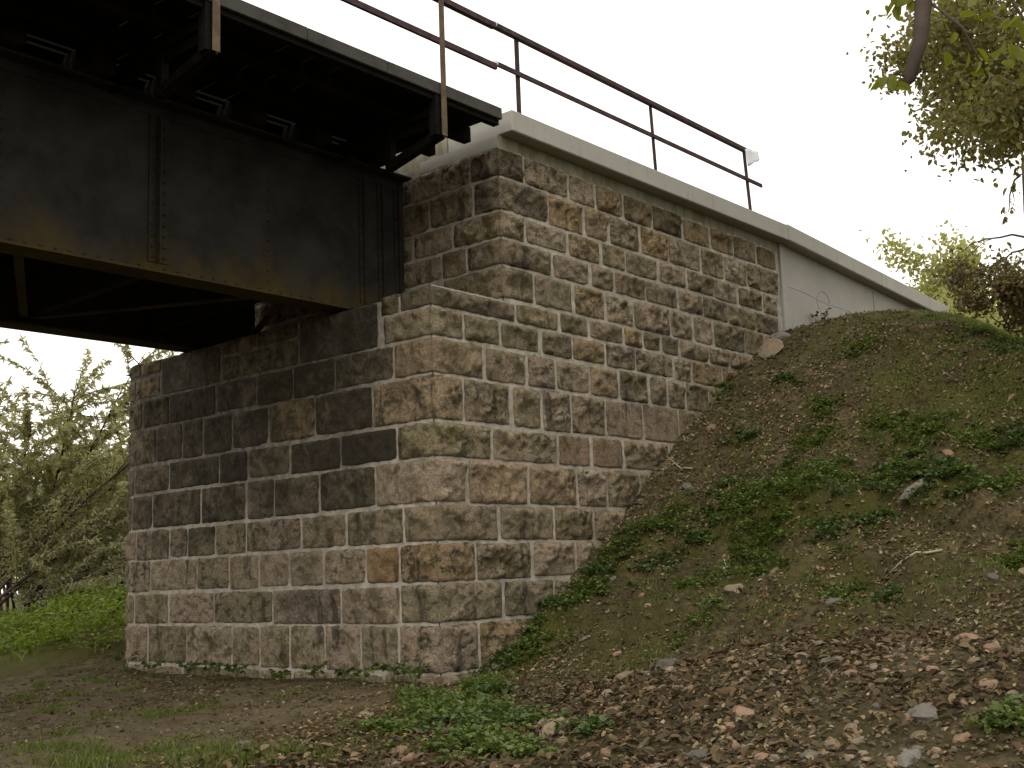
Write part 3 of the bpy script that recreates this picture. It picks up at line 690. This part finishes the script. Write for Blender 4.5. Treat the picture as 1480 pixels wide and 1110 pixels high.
def grow(p, d, length, rad, depth, mb, tips, rnd, droop=0., split=3, spread=.6, seg=5, curl=.15):
    pts = [Vector(p)]; rads = [rad]; d = Vector(d).normalized()
    for i in range(seg):
        d = (d + Vector((rnd.gauss(0, curl), rnd.gauss(0, curl), rnd.gauss(0, curl) - droop * (i + 1) / seg))).normalized()
        pts.append(pts[-1] + d * length / seg); rads.append(rad * (1 - .65 * (i + 1) / seg))
    mb.tube(pts, rads, 6 if depth > 1 else 4)
    if depth <= 1: tips.append(pts)
    if depth > 0:
        for k in range(split):
            t = rnd.uniform(.35, 1.0); i = min(int(t * seg), seg - 1)
            q = pts[i].lerp(pts[i + 1], t * seg - i)
            nd = (d + Vector((rnd.gauss(0, spread), rnd.gauss(0, spread), rnd.gauss(0, spread) * .7 + .1))).normalized()
            grow(q, nd, length * rnd.uniform(.55, .8), rads[i] * .6, depth - 1, mb, tips, rnd, droop, split, spread, seg, curl)
def tree(name, label, cat, base, height, lean, leafmat, n_leaf, L, Wd, seed, depth=3, split=4, spread=.65, droop=0., r0=None, trunk_frac=.35, jit=.35, group=None, hang=.3, bark='bark'):
    rnd = random.Random(seed); base = Vector(base); root = empty(name, base)
    tag(root, label, cat, group); mb = MB(); tips = []; r0 = r0 or height * .022
    top = Vector(lean) * height * trunk_frac + Vector((0, 0, height * trunk_frac))
    mb.tube([(0, 0, -.3), tuple(top * .33 + Vector((rnd.gauss(0, .06), rnd.gauss(0, .06), 0))), tuple(top * .7), tuple(top)], [r0 * 1.25, r0, r0 * .9, r0 * .8], 8)
    for k in range(split + 2):
        a = 6.28 * k / (split + 2) + rnd.random(); up = rnd.uniform(.5, 1.4)
        nd = Vector((math.cos(a) + lean[0] * 2, math.sin(a) + lean[1] * 2, up))
        grow(top * rnd.uniform(.7, 1), nd, height * rnd.uniform(.28, .42), r0 * .55, depth - 1, mb, tips, rnd, droop, split, spread)
    mb.build('trunk', M[bark], root, True)
    segs = []
    for pts in tips:
        for a, b in zip(pts[1:-1], pts[2:]): segs.append((a, b))
    A = np.array([tuple(s[0]) for s in segs]); Bq = np.array([tuple(s[1]) for s in segs])
    i = rng.integers(0, len(A), n_leaf); t = rng.random((n_leaf, 1))
    pos = A[i] * (1 - t) + Bq[i] * t + rng.normal(size=(n_leaf, 3)) * jit * (.4 + .6 * rng.random((n_leaf, 1)))
    dirs = rng.normal(size=(n_leaf, 3)) + np.array([0, 0, -hang * 2]) + (Bq[i] - A[i])
    leaf_obj('crown', pos, dirs, L * rng.uniform(.6, 1.3, n_leaf), Wd * rng.uniform(.6, 1.3, n_leaf), M[leafmat], root)
    return root
def tz(x, y): return float(terrain(np.array(x), np.array(y)))

# willow beyond the bridge: thin arching shoots with narrow leaves
def willow(base, seed, label, h=7.5, n_shoot=150, spread=1.0, towards=(.25, -.35)):
    rnd = random.Random(seed); root = empty('willow_tree', base); tag(root, label, 'tree', 'willows beyond the bridge')
    mb = MB(); shoots = MB(); LP, LD = [], []
    limbs = []
    for k in range(11):
        a = rnd.uniform(0, 6.28); d = Vector((math.cos(a) * .8 + towards[0], math.sin(a) * .8 + towards[1], rnd.uniform(.9, 2.0))).normalized()
        p = Vector((rnd.gauss(0, .15), rnd.gauss(0, .15), 0)); pts = [Vector((p.x * .5, p.y * .5, -.3)), p]; L_ = h * rnd.uniform(.65, 1.0)
        for i in range(7):
            d = (d + Vector((d.x * .09, d.y * .09, -.07)) + Vector((rnd.gauss(0, .05), rnd.gauss(0, .05), rnd.gauss(0, .04)))).normalized(); pts.append(pts[-1] + d * L_ / 7)
        mb.tube(pts, [.05 * (1 - i / 9.5) for i in range(9)], 6); limbs.append(pts)
    for k in range(n_shoot):
        pts = rnd.choice(limbs); t = rnd.uniform(2.4, 7.9); i = int(t); q = pts[i].lerp(pts[min(i + 1, 8)], t - i)
        d = (pts[min(i + 1, 8)] - pts[i - 1]).normalized() + Vector((rnd.gauss(0, .55), rnd.gauss(0, .55), rnd.gauss(.25, .4))); d.normalize()
        sp = [q]; L_ = rnd.uniform(1.2, 2.6) * spread
        for j in range(6):
            d = (d + Vector((rnd.gauss(0, .06), rnd.gauss(0, .06), -.10))).normalized(); sp.append(sp[-1] + d * L_ / 6)
        shoots.tube(sp, [.014, .012, .010, .008, .006, .004, .003], 3)
        for m in range(int(56 * L_)):
            u = rnd.uniform(.6, 5.99); j = int(u); c = sp[j].lerp(sp[j + 1], u - j)
            LP.append(tuple(c)); LD.append(tuple(d * .7 + Vector((rnd.gauss(0, .6), rnd.gauss(0, .6), rnd.gauss(-.35, .5)))))
    mb.build('trunk', M['bark'], root, True); shoots.build('shoots', M['twig'], root)
    n = len(LP); leaf_obj('crown', LP, LD, .15 * rng.uniform(.6, 1.2, n), .042 * rng.uniform(.7, 1.3, n), M['willow'], root)
willow((1.6, 16.6, tz(1.6, 16.6)), 3, 'leafy willow with thin arching shoots just left of the abutment', 11.0, 620)
willow((5.2, 20.5, tz(5.2, 20.5)), 5, 'willow standing behind the nearer willow, seen through its shoots', 11.5, 480)
FW = [(22, 62, 11, 0), (33, 66, 13, 1), (38, 78, 16, 2), (45, 70, 12, 3), (28, 84, 15, 4), (54, 88, 17, 5), (15, 76, 13, 6), (47, 96, 18, 7), (24, 50, 7, 8), (36, 58, 8, 9)]
FL = ['leftmost dark tree of the far wood across the meadow', 'dark tree of the far wood, right behind the willow', 'tall tree at the back of the far wood', 'far wood tree half hidden behind the round end of the abutment',
      'far wood tree at the back on the left', 'tallest distant tree hidden mostly by the abutment', 'far wood tree under the bridge at the left edge', 'distant tree peeping over the far wood',
      'low bushy tree in front of the far wood', 'low bush at the meadow edge beside the abutment']
for (x, y, h, k), lb in zip(FW, FL):
    tree('far_tree', lb, 'tree', (x, y, tz(x, y)), h, (0, 0, 0), 'farleaf', 5200, .62, .40, 40 + k, depth=3, split=4, trunk_frac=.16 if h < 10 else .22, jit=.75, spread=.8, group='trees of the far wood')

# trees on the right, on the far side of the embankment crest and overhanging it
tree('overhanging_tree', 'broad leafy tree leaning over the embankment at the top right', 'tree', (6.9, -7.0, tz(6.9, -7.0)), 9.2, (-.08, .10, 0), 'oakleaf', 75000, .10, .064, 71, depth=4, split=4, trunk_frac=.35, jit=.26, spread=.75, r0=.2, droop=.05)
tree('pale_tree', 'pale yellow-green tree beyond the end of the wing wall', 'tree', (46, 7.0, tz(46, 7.0)), 12.6, (0, 0, 0), 'paleleaf', 17000, .26, .17, 77, depth=3, split=4, trunk_frac=.2, jit=.5, group=None)
tree('green_bush', 'low green bush on the embankment crest behind the withered shrub', 'bush', (26.8, 2.0, tz(26.8, 2.0)), 3.4, (0, 0, 0), 'paleleaf', 5000, .12, .075, 79, depth=3, split=4, trunk_frac=.12, jit=.22, bark='twig')
tree('withered_shrub', 'withered brown shrub on the embankment crest beside the wing wall end', 'shrub', (18.7, -.75, tz(18.7, -.75)), 3.1, (0, .12, 0), 'brownleaf', 3400, .13, .085, 83, depth=3, split=3, trunk_frac=.10, spread=.95, jit=.22, r0=.035, bark='twig')
# bare sapling with a few curled leaves
rt = empty('bare_sapling', (19.0, -1.3, tz(19.0, -1.3))); tag(rt, 'bare thin sapling with crooked twigs and few curled leaves at the right edge', 'sapling')
mb = MB(); tips = []; rnd = random.Random(5)
mb.tube([(0, 0, -.2), (.02, .02, 1.4), (-.03, .05, 2.6), (.1, 0, 4.2), (.15, -.1, 6)], [.06, .05, .04, .03, .015], 6)
for z, dx, dy, L_ in ((2.75, -.3, .9, 1.8), (2.5, .3, .8, 1.3), (2.2, -.3, .7, 1.2), (3.6, 0, -.8, 1.2), (1.7, .1, .9, 1.1), (4.3, .2, .6, 1.0)):
    grow((0, .03, z), (dx, dy, .12), L_, .03, 2, mb, tips, rnd, droop=.22, split=2, spread=.55, curl=.22)
mb.build('trunk', M['twig'], rt, True)
LP, LD = [], []
for pts in tips:
    for m in range(5):
        c = pts[-1].lerp(pts[-2], rnd.random()); LP.append(tuple(c)); LD.append((rnd.gauss(0, .4), rnd.gauss(0, .4), -1))
leaf_obj('leaves', LP, LD, .15 * rng.uniform(.6, 1.3, len(LP)), .10 * rng.uniform(.5, 1.2, len(LP)), M['brownleaf'], rt)

# near tree whose limb hangs into the top right of the view
nb = empty('near_tree', (-5.0, -9.6, tz(-5.0, -9.6))); tag(nb, 'near tree whose broken limb and yellow-green leaves hang into the top right', 'tree')
O = Vector(nb.location); mb = MB(); rel = lambda p: tuple(Vector(p) - O)
mb.tube([rel((-5.0, -9.6, -.7)), rel((-5.02, -9.55, 1.2)), rel((-4.95, -9.5, 3.0)), rel((-4.9, -9.45, 4.6)), rel((-4.7, -9.6, 6.5))], [.17, .15, .13, .11, .05], 10)
mb.tube([rel((-4.93, -9.48, 3.9)), rel((-5.2, -8.9, 4.0)), rel((-5.50, -8.3, 3.75)), rel((-5.62, -8.06, 3.3)), rel((-5.67, -8.03, 3.02)), rel((-5.71, -8.02, 2.84)), rel((-5.75, -7.98, 2.69)), rel((-5.765, -7.965, 2.66))], [.075, .06, .048, .036, .029, .026, .021, .008], 8)
twigs = []
def twig(pts, r=.006): mb.tube([rel(p) for p in pts], [r] * (len(pts) - 1) + [r * .4], 4); twigs.append([Vector(p) for p in pts])
twig([(-5.62, -8.06, 3.3), (-5.60, -8.25, 3.05), (-5.60, -8.34, 2.8), (-5.62, -8.4, 2.6)])
twig([(-5.67, -8.03, 3.0), (-5.64, -8.14, 2.86), (-5.62, -8.2, 2.66)])
twig([(-5.5, -8.3, 3.7), (-5.5, -8.5, 3.3), (-5.52, -8.55, 2.85), (-5.52, -8.58, 2.5)])
twig([(-5.2, -8.9, 4.0), (-5.3, -8.95, 3.4), (-5.35, -8.95, 3.0), (-5.36, -8.93, 2.7)])
twig([(-5.5, -8.3, 3.75), (-5.8, -7.9, 3.5), (-5.95, -7.75, 3.2), (-5.98, -7.70, 3.02)])
twig([(-5.62, -8.06, 3.32), (-6.2, -7.6, 3.5), (-6.55, -7.2, 3.3), (-6.62, -7.06, 3.08)], .008)
twig([(-6.2, -7.6, 3.5), (-6.5, -7.35, 3.35), (-6.44, -7.2, 3.06)])
twig([(-5.75, -7.98, 2.69), (-5.79, -7.95, 2.71), (-5.81, -7.93, 2.68)], .004)
twig([(-5.67, -8.03, 3.02), (-5.70, -7.97, 3.04), (-5.72, -7.93, 2.99)], .004)
mb.build('trunk', M['bark'], nb, True)
LP, LD = [], []; rnd = random.Random(9)
for ti, pts in enumerate(twigs):
    for m in range((26, 12, 30, 34, 7, 3, 3, 5, 7)[ti]):
        u = rnd.uniform(1.0 if ti < 4 else len(pts) - 1.8, len(pts) - 1.001); j = int(u); c = pts[j].lerp(pts[j + 1], u - j)
        s = .05 if ti < 4 else .012
        LP.append(rel(c + Vector((rnd.gauss(0, s), rnd.gauss(0, s), rnd.gauss(0, s)))))
        LD.append((rnd.gauss(0, .6), rnd.gauss(0, .6), rnd.gauss(-.7, .5)))
n = len(LP); leaf_obj('leaves', LP, LD, .062 * rng.uniform(.7, 1.25, n), .040 * rng.uniform(.7, 1.25, n), M['nearleaf'], nb)

# ------------------------------------------------------------------ ground cover
def normals(x, y, e=.06):
    gx_ = (terrain(x + e, y) - terrain(x - e, y)) / (2 * e); gy_ = (terrain(x, y + e) - terrain(x, y - e)) / (2 * e)
    n = np.stack([-gx_, -gy_, np.ones_like(gx_)], -1); return n / np.linalg.norm(n, axis=1, keepdims=True)
def free(x, y):                                          # outside the masonry
    return ~((x > -.06) & (x < 16.3) & (y > -.05) & (y < 7.1))
cp = np.array(CAM_POS)
def in_view(x, y, z, marg=1.15):
    q = (np.stack([x, y, z], -1) - cp) @ np.array(CAM_ROT)
    d = -q[:, 2]; return (d > .5) & (np.abs(q[:, 0]) < d * .4393 * marg + .4) & (np.abs(q[:, 1]) < d * .3295 * marg + .4)
def sample(n, box, dens):
    x = rng.uniform(box[0], box[1], n); y = rng.uniform(box[2], box[3], n); k = (rng.random(n) < dens(x, y)) & free(x, y)
    x, y = x[k], y[k]; z = terrain(x, y); return x, y, z
def sub_ico():
    t = (1 + 5 ** .5) / 2
    v = np.array([(-1, t, 0), (1, t, 0), (-1, -t, 0), (1, -t, 0), (0, -1, t), (0, 1, t), (0, -1, -t), (0, 1, -t), (t, 0, -1), (t, 0, 1), (-t, 0, -1), (-t, 0, 1)], float)
    f = np.array([(0, 11, 5), (0, 5, 1), (0, 1, 7), (0, 7, 10), (0, 10, 11), (1, 5, 9), (5, 11, 4), (11, 10, 2), (10, 7, 6), (7, 1, 8), (3, 9, 4), (3, 4, 2), (3, 2, 6), (3, 6, 8), (3, 8, 9), (4, 9, 5), (2, 4, 11), (6, 2, 10), (8, 6, 7), (9, 8, 1)])
    return v / np.linalg.norm(v[0]), f
IV, IF = sub_ico()
def pebbles(name, x, y, z, size, mat, label, cat='stones'):
    n = len(x); V = IV[None] * (1 + rng.uniform(-.28, .28, (n, 12, 1)))
    sc = size[:, None, None] * rng.uniform(.55, 1.25, (n, 1, 3)); sc[:, :, 2] *= .62
    V = V * sc; a = rng.uniform(0, 6.28, n); c, s = np.cos(a)[:, None], np.sin(a)[:, None]
    tl = rng.normal(size=(n, 1)) * .35; Vz = V[..., 2] + V[..., 0] * tl
    V = np.stack([V[..., 0] * c - V[..., 1] * s, V[..., 0] * s + V[..., 1] * c, Vz], -1) + np.stack([x, y, z + size * .12], -1)[:, None]
    Fq = (IF[None] + (np.arange(n) * 12)[:, None, None]).reshape(-1, 3)
    return tag(mesh_np(name, V.reshape(-1, 3), Fq, mat), label, cat, kind='stuff')
def d_gravel(x, y):
    foot = sstep(1.2, -.8, x) * sstep(-1.2, -3.2, y)
    return np.clip(.05 + .45 * foot * (.2 + 1.2 * fbm(x * 1.3, y * 1.3, 31)) + .30 * (x > .2) * (y < 0) * (.4 + fbm(x * .9, y * .9, 33)), 0, 1)
x, y, z = sample(60000, (-6, 9, -8.5, 7.5), d_gravel); k = in_view(x, y, z); x, y, z = x[k], y[k], z[k]
pebbles('gravel', x, y, z, .008 + .022 * rng.random(len(x)) ** 3.2, M['pebble'], 'small stones and brick crumbs strewn over the soil')
x, y, z = sample(3600, (-5.2, 1.6, -8, -1.2), lambda a, b: np.clip(.6 * sstep(1.2, -1.2, a) * sstep(-1.4, -3.6, b) * (.2 + 1.2 * sstep(.35, .6, fbm(a * 1.7, b * 1.7, 35))), 0, 1)); k = in_view(x, y, z); x, y, z = x[k], y[k], z[k]
pebbles('rubble_gravel', x, y, z, .018 + .026 * rng.random(len(x)) ** 2, M['rock'], 'coarse brick-coloured rubble at the foot of the slope')
x, y, z = sample(70000, (-6, 9, -8.5, 7.5), lambda a, b: .75 * (.25 + sstep(.4, .6, fbm(a * 1.6, b * 1.6, 61))) * np.where((b < .2) & (a > -.5), 1, .35)); k = in_view(x, y, z); x, y, z = x[k], y[k], z[k]
pebbles('soil_clods', x, y, z, .010 + .026 * rng.random(len(x)) ** 2.2, M['clod'], 'crumbly clods of dark earth all over the ground', 'soil')
# crumbs of mortar and stone in the seam between slope and wall
u = rng.uniform(.5, 8.7, 700); v = -np.abs(rng.normal(.05, .09, 700)) - .06; zz = terrain(u, v)
pebbles('wall_foot_rubble', u, v, zz, .012 + .03 * rng.random(700) ** 2.5, M['pebble'], 'stone crumbs lying along the foot of the wall on the slope')

def scatter_leaves(name, n, box, dens, mat, L, label, cat, lift=.012):
    x, y, z = sample(n, box, dens); k = in_view(x, y, z); x, y, z = x[k], y[k], z[k]; m = len(x); nr = normals(x, y)
    t = np.cross(nr, rng.normal(size=(m, 3))); t /= np.linalg.norm(t, axis=1, keepdims=True)
    t = t + nr * rng.normal(.1, .25, (m, 1)); l = L * rng.uniform(.5, 1.3, m)
    pos = np.stack([x, y, z], -1) + nr * lift
    V, Fq = leaf_quads(pos, t, l, l * rng.uniform(.4, .7, m), nr * 1.6, .3)
    return tag(mesh_np(name, V, Fq, mat), label, cat, kind='stuff')
scatter_leaves('dead_leaf_litter', 170000, (-6, 12, -8.5, 7), lambda a, b: np.clip((.10 + .75 * sstep(.36, .62, fbm(a * 1.1, b * 1.1, 41))) * (.30 + .70 * (b < 0.3) * (a > -3.2)) + .08 * sstep(1.5, -1, a) * sstep(-1, -3, b), 0, 1) * np.where((a < .3) & (b < -1.5), .55, 1), M['dead'], .05, 'dead brown leaves littering the slope and its foot', 'leaves')

def tuft_grass(name, n, spots, mat, H_, label, wd=.006):
    w_ = np.array([s[2] ** 2 for s in spots]); i = rng.choice(len(spots), n, p=w_ / w_.sum()); sp = np.array(spots)
    x = sp[i, 0] + rng.normal(size=n) * sp[i, 2] * .55; y = sp[i, 1] + rng.normal(size=n) * sp[i, 2] * .55
    k = free(x, y) & (vn(x * 4, y * 4, 51) > .32); x, y = x[k], y[k]; n = len(x); z = terrain(x, y) - .005
    h = H_ * rng.uniform(.4, 1.25, n); a = rng.uniform(0, 6.28, n); b = rng.normal(0, .45, (n, 2)) * h[:, None]
    side = np.stack([np.cos(a), np.sin(a), 0 * a], -1) * (wd * rng.uniform(.6, 1.4, n) * np.maximum(1, h / .12))[:, None]
    p = np.stack([x, y, z], -1); m = p + np.stack([b[:, 0] * .35, b[:, 1] * .35, h * .6], -1); t = p + np.stack([b[:, 0], b[:, 1], h], -1)
    V = np.stack([p - side, p + side, m + side * .7, m - side * .7, t], 1).reshape(-1, 3); q = np.arange(n)[:, None] * 5
    Fq = np.concatenate([np.concatenate([q + 0, q + 1, q + 2], 1), np.concatenate([q + 0, q + 2, q + 3], 1), np.concatenate([q + 3, q + 2, q + 4], 1)])
    return tag(mesh_np(name, V, Fq, mat), label, 'grass', kind='stuff')
scatter_leaves('foot_leaf_litter', 16000, (-5.5, 2.5, -8, -.6), lambda a, b: np.clip(1.1 * sstep(2.2, -.5, a) * sstep(-.8, -2.6, b) * sstep(.30, .62, fbm(a * 1.4, b * 1.4, 47)), 0, 1), M['footdead'], .08, 'larger curled dead leaves among the rubble at the slope foot', 'leaves', .02)
tuft_grass('slope_grass', 44000, GRASS, M['grass'], .07, 'short green grass on the slope and at the bottom left')
tuft_grass('wall_foot_moss', 9000, [(rng.uniform(-4.2, -.3), rng.uniform(-.6, 6.5), .16) for _ in range(26)], M['grass'], .04, 'low mossy grass tufts dotted over the trodden earth before the wall')
tuft_grass('slope_moss_grass', 30000, [(rng.uniform(.6, 9), rng.uniform(-6.8, -.3), .5) for _ in range(60)], M['grass'], .045, 'thin low grass sprinkled over the embankment')

def weeds(name, spots, per, mat, label, Lf=.05, hgt=.14, asp=.75):
    P_, D_, N_ = [], [], []
    for (a, b, r) in spots:
        npl = max(3, int(per * r * r))
        px = a + rng.normal(size=npl) * r * .5; py = b + rng.normal(size=npl) * r * .5; k = free(px, py); px, py = px[k], py[k]; pz = terrain(px, py)
        for cx, cy, cz in zip(px, py, pz):
            m = rng.integers(14, 30); h = hgt * rng.uniform(.35, 1.2); th = rng.uniform(0, 6.28, m); rr = h * .75 * np.sqrt(rng.random(m))
            ps = np.stack([cx + rr * np.cos(th), cy + rr * np.sin(th), cz + h * (.2 + .8 * rng.random(m)) * (1 - .35 * rr / h)], -1)
            P_.append(ps); D_.append(np.stack([np.cos(th), np.sin(th), rng.normal(.1, .35, m)], -1)); N_.append(np.tile([0, 0, 1.3], (m, 1)))
    P_ = np.concatenate(P_); D_ = np.concatenate(D_); N_ = np.concatenate(N_); k = free(P_[:, 0], P_[:, 1]); P_, D_, N_ = P_[k], D_[k], N_[k]; m = len(P_)
    l = Lf * rng.uniform(.5, 1.3, m); V, Fq = leaf_quads(P_, D_, l, l * asp, N_, .2)
    return tag(mesh_np(name, V, Fq, mat), label, 'weeds', kind='stuff')
weeds('slope_weeds', [s for i, s in enumerate(WEEDS) if i % 3 != 1], 300, M['weed'], 'clumps of leafy green weeds creeping over the slope', .048, .12)
weeds('slope_ivy', [s for i, s in enumerate(WEEDS) if i % 3 == 1] + [(3.5, -4.3, .4), (3.3, -4.9, .35), (2.6, -1.2, .4)], 170, M['ivy'], 'darker glossy ground ivy in patches on the slope', .055, .11, .85)
weeds('bank_weeds', [(3.2, 11.8, 1.6), (2.4, 10.6, 1.1), (1.3, 9.6, .9), (.6, 8.8, .7), (4.8, 12.5, 1.5), (.9, 8.1, .5), (2.0, 12.6, 1.4), (1.0, 11.2, 1.1), (.4, 10.2, .7)], 38, M['brightgrass'], 'bright green nettles on the bank left of the abutment', .10, .48, .5)
tuft_grass('meadow_grass', 26000, [(2, 13, 2.2), (0, 12, 2), (6, 17, 3), (3, 20, 4), (-1, 15, 3), (8, 24, 5), (0, 24, 5), (12, 32, 7), (.5, 10, 1.2)], M['brightgrass'], .22, 'bright green grass of the meadow beyond the bridge', .012)

# single leafy plants at the wall foot and on the slope
def plant(x, y, h, n, mat, label, seed, Lf=.07):
    rnd = random.Random(seed); z = tz(x, y); root = empty('weed_plant', (x, y, z)); tag(root, label, 'plant', None)
    mb = MB(); P_, D_ = [], []
    for k in range(n):
        a = 6.28 * k / n + rnd.random(); t = rnd.uniform(.5, 1); tip = Vector((math.cos(a) * h * .6 * t, math.sin(a) * h * .6 * t, h * t)); mid = Vector((tip.x * .35, tip.y * .35, tip.z * .65))
        mb.tube([(0, 0, -.02), mid, tip], [.004, .003, .002], 4)
        for m in range(7):
            u = rnd.uniform(.35, 1); c = mid.lerp(tip, u); P_.append(tuple(c)); D_.append((math.cos(a) + rnd.gauss(0, .7), math.sin(a) + rnd.gauss(0, .7), rnd.gauss(.05, .3)))
    mb.build('stem', M['weed'], root)
    m = len(P_); l = Lf * rng.uniform(.6, 1.2, m); V, Fq = leaf_quads(np.array(P_), np.array(D_), l, l * .7, np.tile([0, 0, 1.5], (m, 1)), .2)
    mesh_np('leaves', V, Fq, M[mat], root); return root
PL = [(-.22, .55, .2, 'small leafy weed against the wall foot, near the front corner'), (-.30, .95, .24, 'leafy weed at the foot of the front wall, second from the corner'), (-.25, 1.35, .16, 'tiny weed at the foot of the front wall below a dark stain'),
      (-.3, .12, .26, 'bushy weed growing right at the foot of the front corner'), (-.35, 3.3, .22, 'dark green weed at the wall foot halfway to the round end'), (-.4, 3.75, .26, 'dark weed clump at the wall foot left of the middle'),
      (-.38, 4.3, .2, 'dark weed at the wall foot, third from the round end'), (-.42, 5.1, .24, 'green weed at the wall foot, second from the round end'), (-.3, 6.0, .3, 'bushy green weed growing against the round end of the abutment'), (-.35, 2.4, .2, 'low weed at the wall foot below the middle of the front wall'), (-.3, 1.8, .22, 'weed at the wall foot, fourth along from the corner'), (5.77, -.45, .34, 'leafy plant sprouting from the hollow where slope meets the wall'), (6.3, -.18, .26, 'small plant in the seam between slope and wall above the hollow'),
      (9.9, -.12, .35, 'dry weed standing against the concrete wing wall')]
for i, (x, y, h, lb) in enumerate(PL): plant(x, y, h, 9, 'brownleaf' if 'dry' in lb else ('ivy' if 'dark' in lb else 'weed'), lb, 100 + i)

# loose stones that can be told apart
def rock_mesh(seed):
    rnd = random.Random(seed); import bmesh
    bm = bmesh.new(); bmesh.ops.create_icosphere(bm, subdivisions=2, radius=1)
    for v in bm.verts:
        n = v.co.normalized(); k = 1 + .35 * noise.noise(n * 1.6 + Vector((seed * 5.1, 0, 0))) + .12 * noise.noise(n * 4 + Vector((0, seed * 3.3, 0)))
        v.co = n * k; v.co = Vector((v.co.x, v.co.y, max(v.co.z, -.55)))
    me = bpy.data.meshes.new('loose_stone'); bm.to_mesh(me); bm.free(); me.materials.append(M[('redrock', 'greyrock', 'tanrock')[seed % 3]]); return me
RM = [rock_mesh(s) for s in range(9)]
def rock(x, y, s, ar, label, group, k, rz):
    o = bpy.data.objects.new('loose_stone', RM[k % 9]); nr = Vector(normals(np.array([x]), np.array([y]))[0])
    o.rotation_mode = 'QUATERNION'; o.rotation_quaternion = nr.to_track_quat('Z', 'Y') @ Matrix.Rotation(rz, 3, 'Z').to_quaternion()
    o.scale = (s * ar[0], s * ar[1], s * ar[2]); o.location = Vector((x, y, tz(x, y))) + nr * s * ar[2] * .25
    link(o); return tag(o, label, 'stone', group)
BIG = [(1.99, -2.66, .115, (1.5, .7, .6), 'wedge-shaped tan stone lying alone on the middle of the slope'), (-.28, -2.72, .12, (.6, 1.6, .6), 'long pinkish stone standing out of the soil at the slope foot'),
       (-.25, -3.17, .095, (1.1, 1, .9), 'rounded grey cobble beside the long pinkish stone'), (.86, -1.81, .05, (1.2, .8, .6), 'small pale orange chip low on the slope near the wall'),
       (-2.28, -3.45, .11, (1.4, .8, .6), 'flat orange-brown stone in the weeds at the bottom centre'), (-1.25, -3.23, .075, (1.2, .8, .7), 'brownish stone just above the bottom rubble'),
       (.11, -5.83, .10, (1.3, .9, .5), 'reddish brick fragment at the right end of the rubble'), (-1.71, -6.17, .10, (1.1, 1.0, .5), 'large dark flat stone in the bottom right corner'),
       (3.21, -4.32, .13, (2.0, .5, .5), 'dark log-like stone in the terrace on the slope'), (7.74, -.24, .30, (1.3, .8, .16), 'broad flat slab lying against the wall near the top of the slope'),
       (8.2, -.20, .17, (1.1, .9, .5), 'dark lump of stone at the top of the slope by the wing wall'), (2.34, -2.95, .06, (1.4, .6, .6), 'small reddish stone on the slope right of the tan wedge')]
for i, (x, y, s, ar, lb) in enumerate(BIG): rock(x, y, s, ar, lb, None, (2, 5, 1, 0, 8, 5, 3, 4, 7, 8, 4, 6)[i], i * 1.3)
cnt = 0
while cnt < 230:
    x = random.uniform(-4.8, 5.5); y = random.uniform(-7.6, -.4)
    pr = .10 + .9 * (x < .6) * max(0, min(1, (-y - 1.6) / 2)) * max(0, min(1, (1.0 - x) / 1.5))
    if random.random() > pr or not in_view(np.array([x]), np.array([y]), terrain(np.array([x]), np.array([y])), 1.0)[0]: continue
    s = random.uniform(.028, .05) if random.random() < .8 else random.uniform(.05, .075)
    low = x < .6; kk = random.randrange(9)
    rock(x, y, s, (random.uniform(.8, 1.5), random.uniform(.7, 1.1), random.uniform(.4, .75)),
         ('reddish brick fragment', 'grey stone', 'tan stone')[kk % 3] + (' among the rubble at the slope foot' if low else ' lying scattered higher on the slope'),
         ('brick fragments', 'grey stones', 'tan stones')[kk % 3] + (' at the slope foot' if low else ' on the slope'), kk, random.uniform(0, 6.28)); cnt += 1
# a few fallen sticks
for i, (x, y, L_, a, lb) in enumerate([(2.25, -4.6, .55, 1.9, 'thin fallen stick on the right of the slope'), (2.4, -2.3, .4, .5, 'pale bent twig lying on the slope above the tan wedge stone'), (4.6, -.35, .6, 1.2, 'dry twig leaning on the slope close to the wall')]):
    pts = []
    for k in range(5):
        t = k / 4 - .5; px, py = x + math.cos(a) * L_ * t, y + math.sin(a) * L_ * t + .03 * math.sin(k * 2); pts.append((px, py, tz(px, py) + .03))
    tag(MB().tube(pts, [.012, .013, .011, .009, .006], 6).build('stick', M['ochre'], None, True), lb, 'stick')
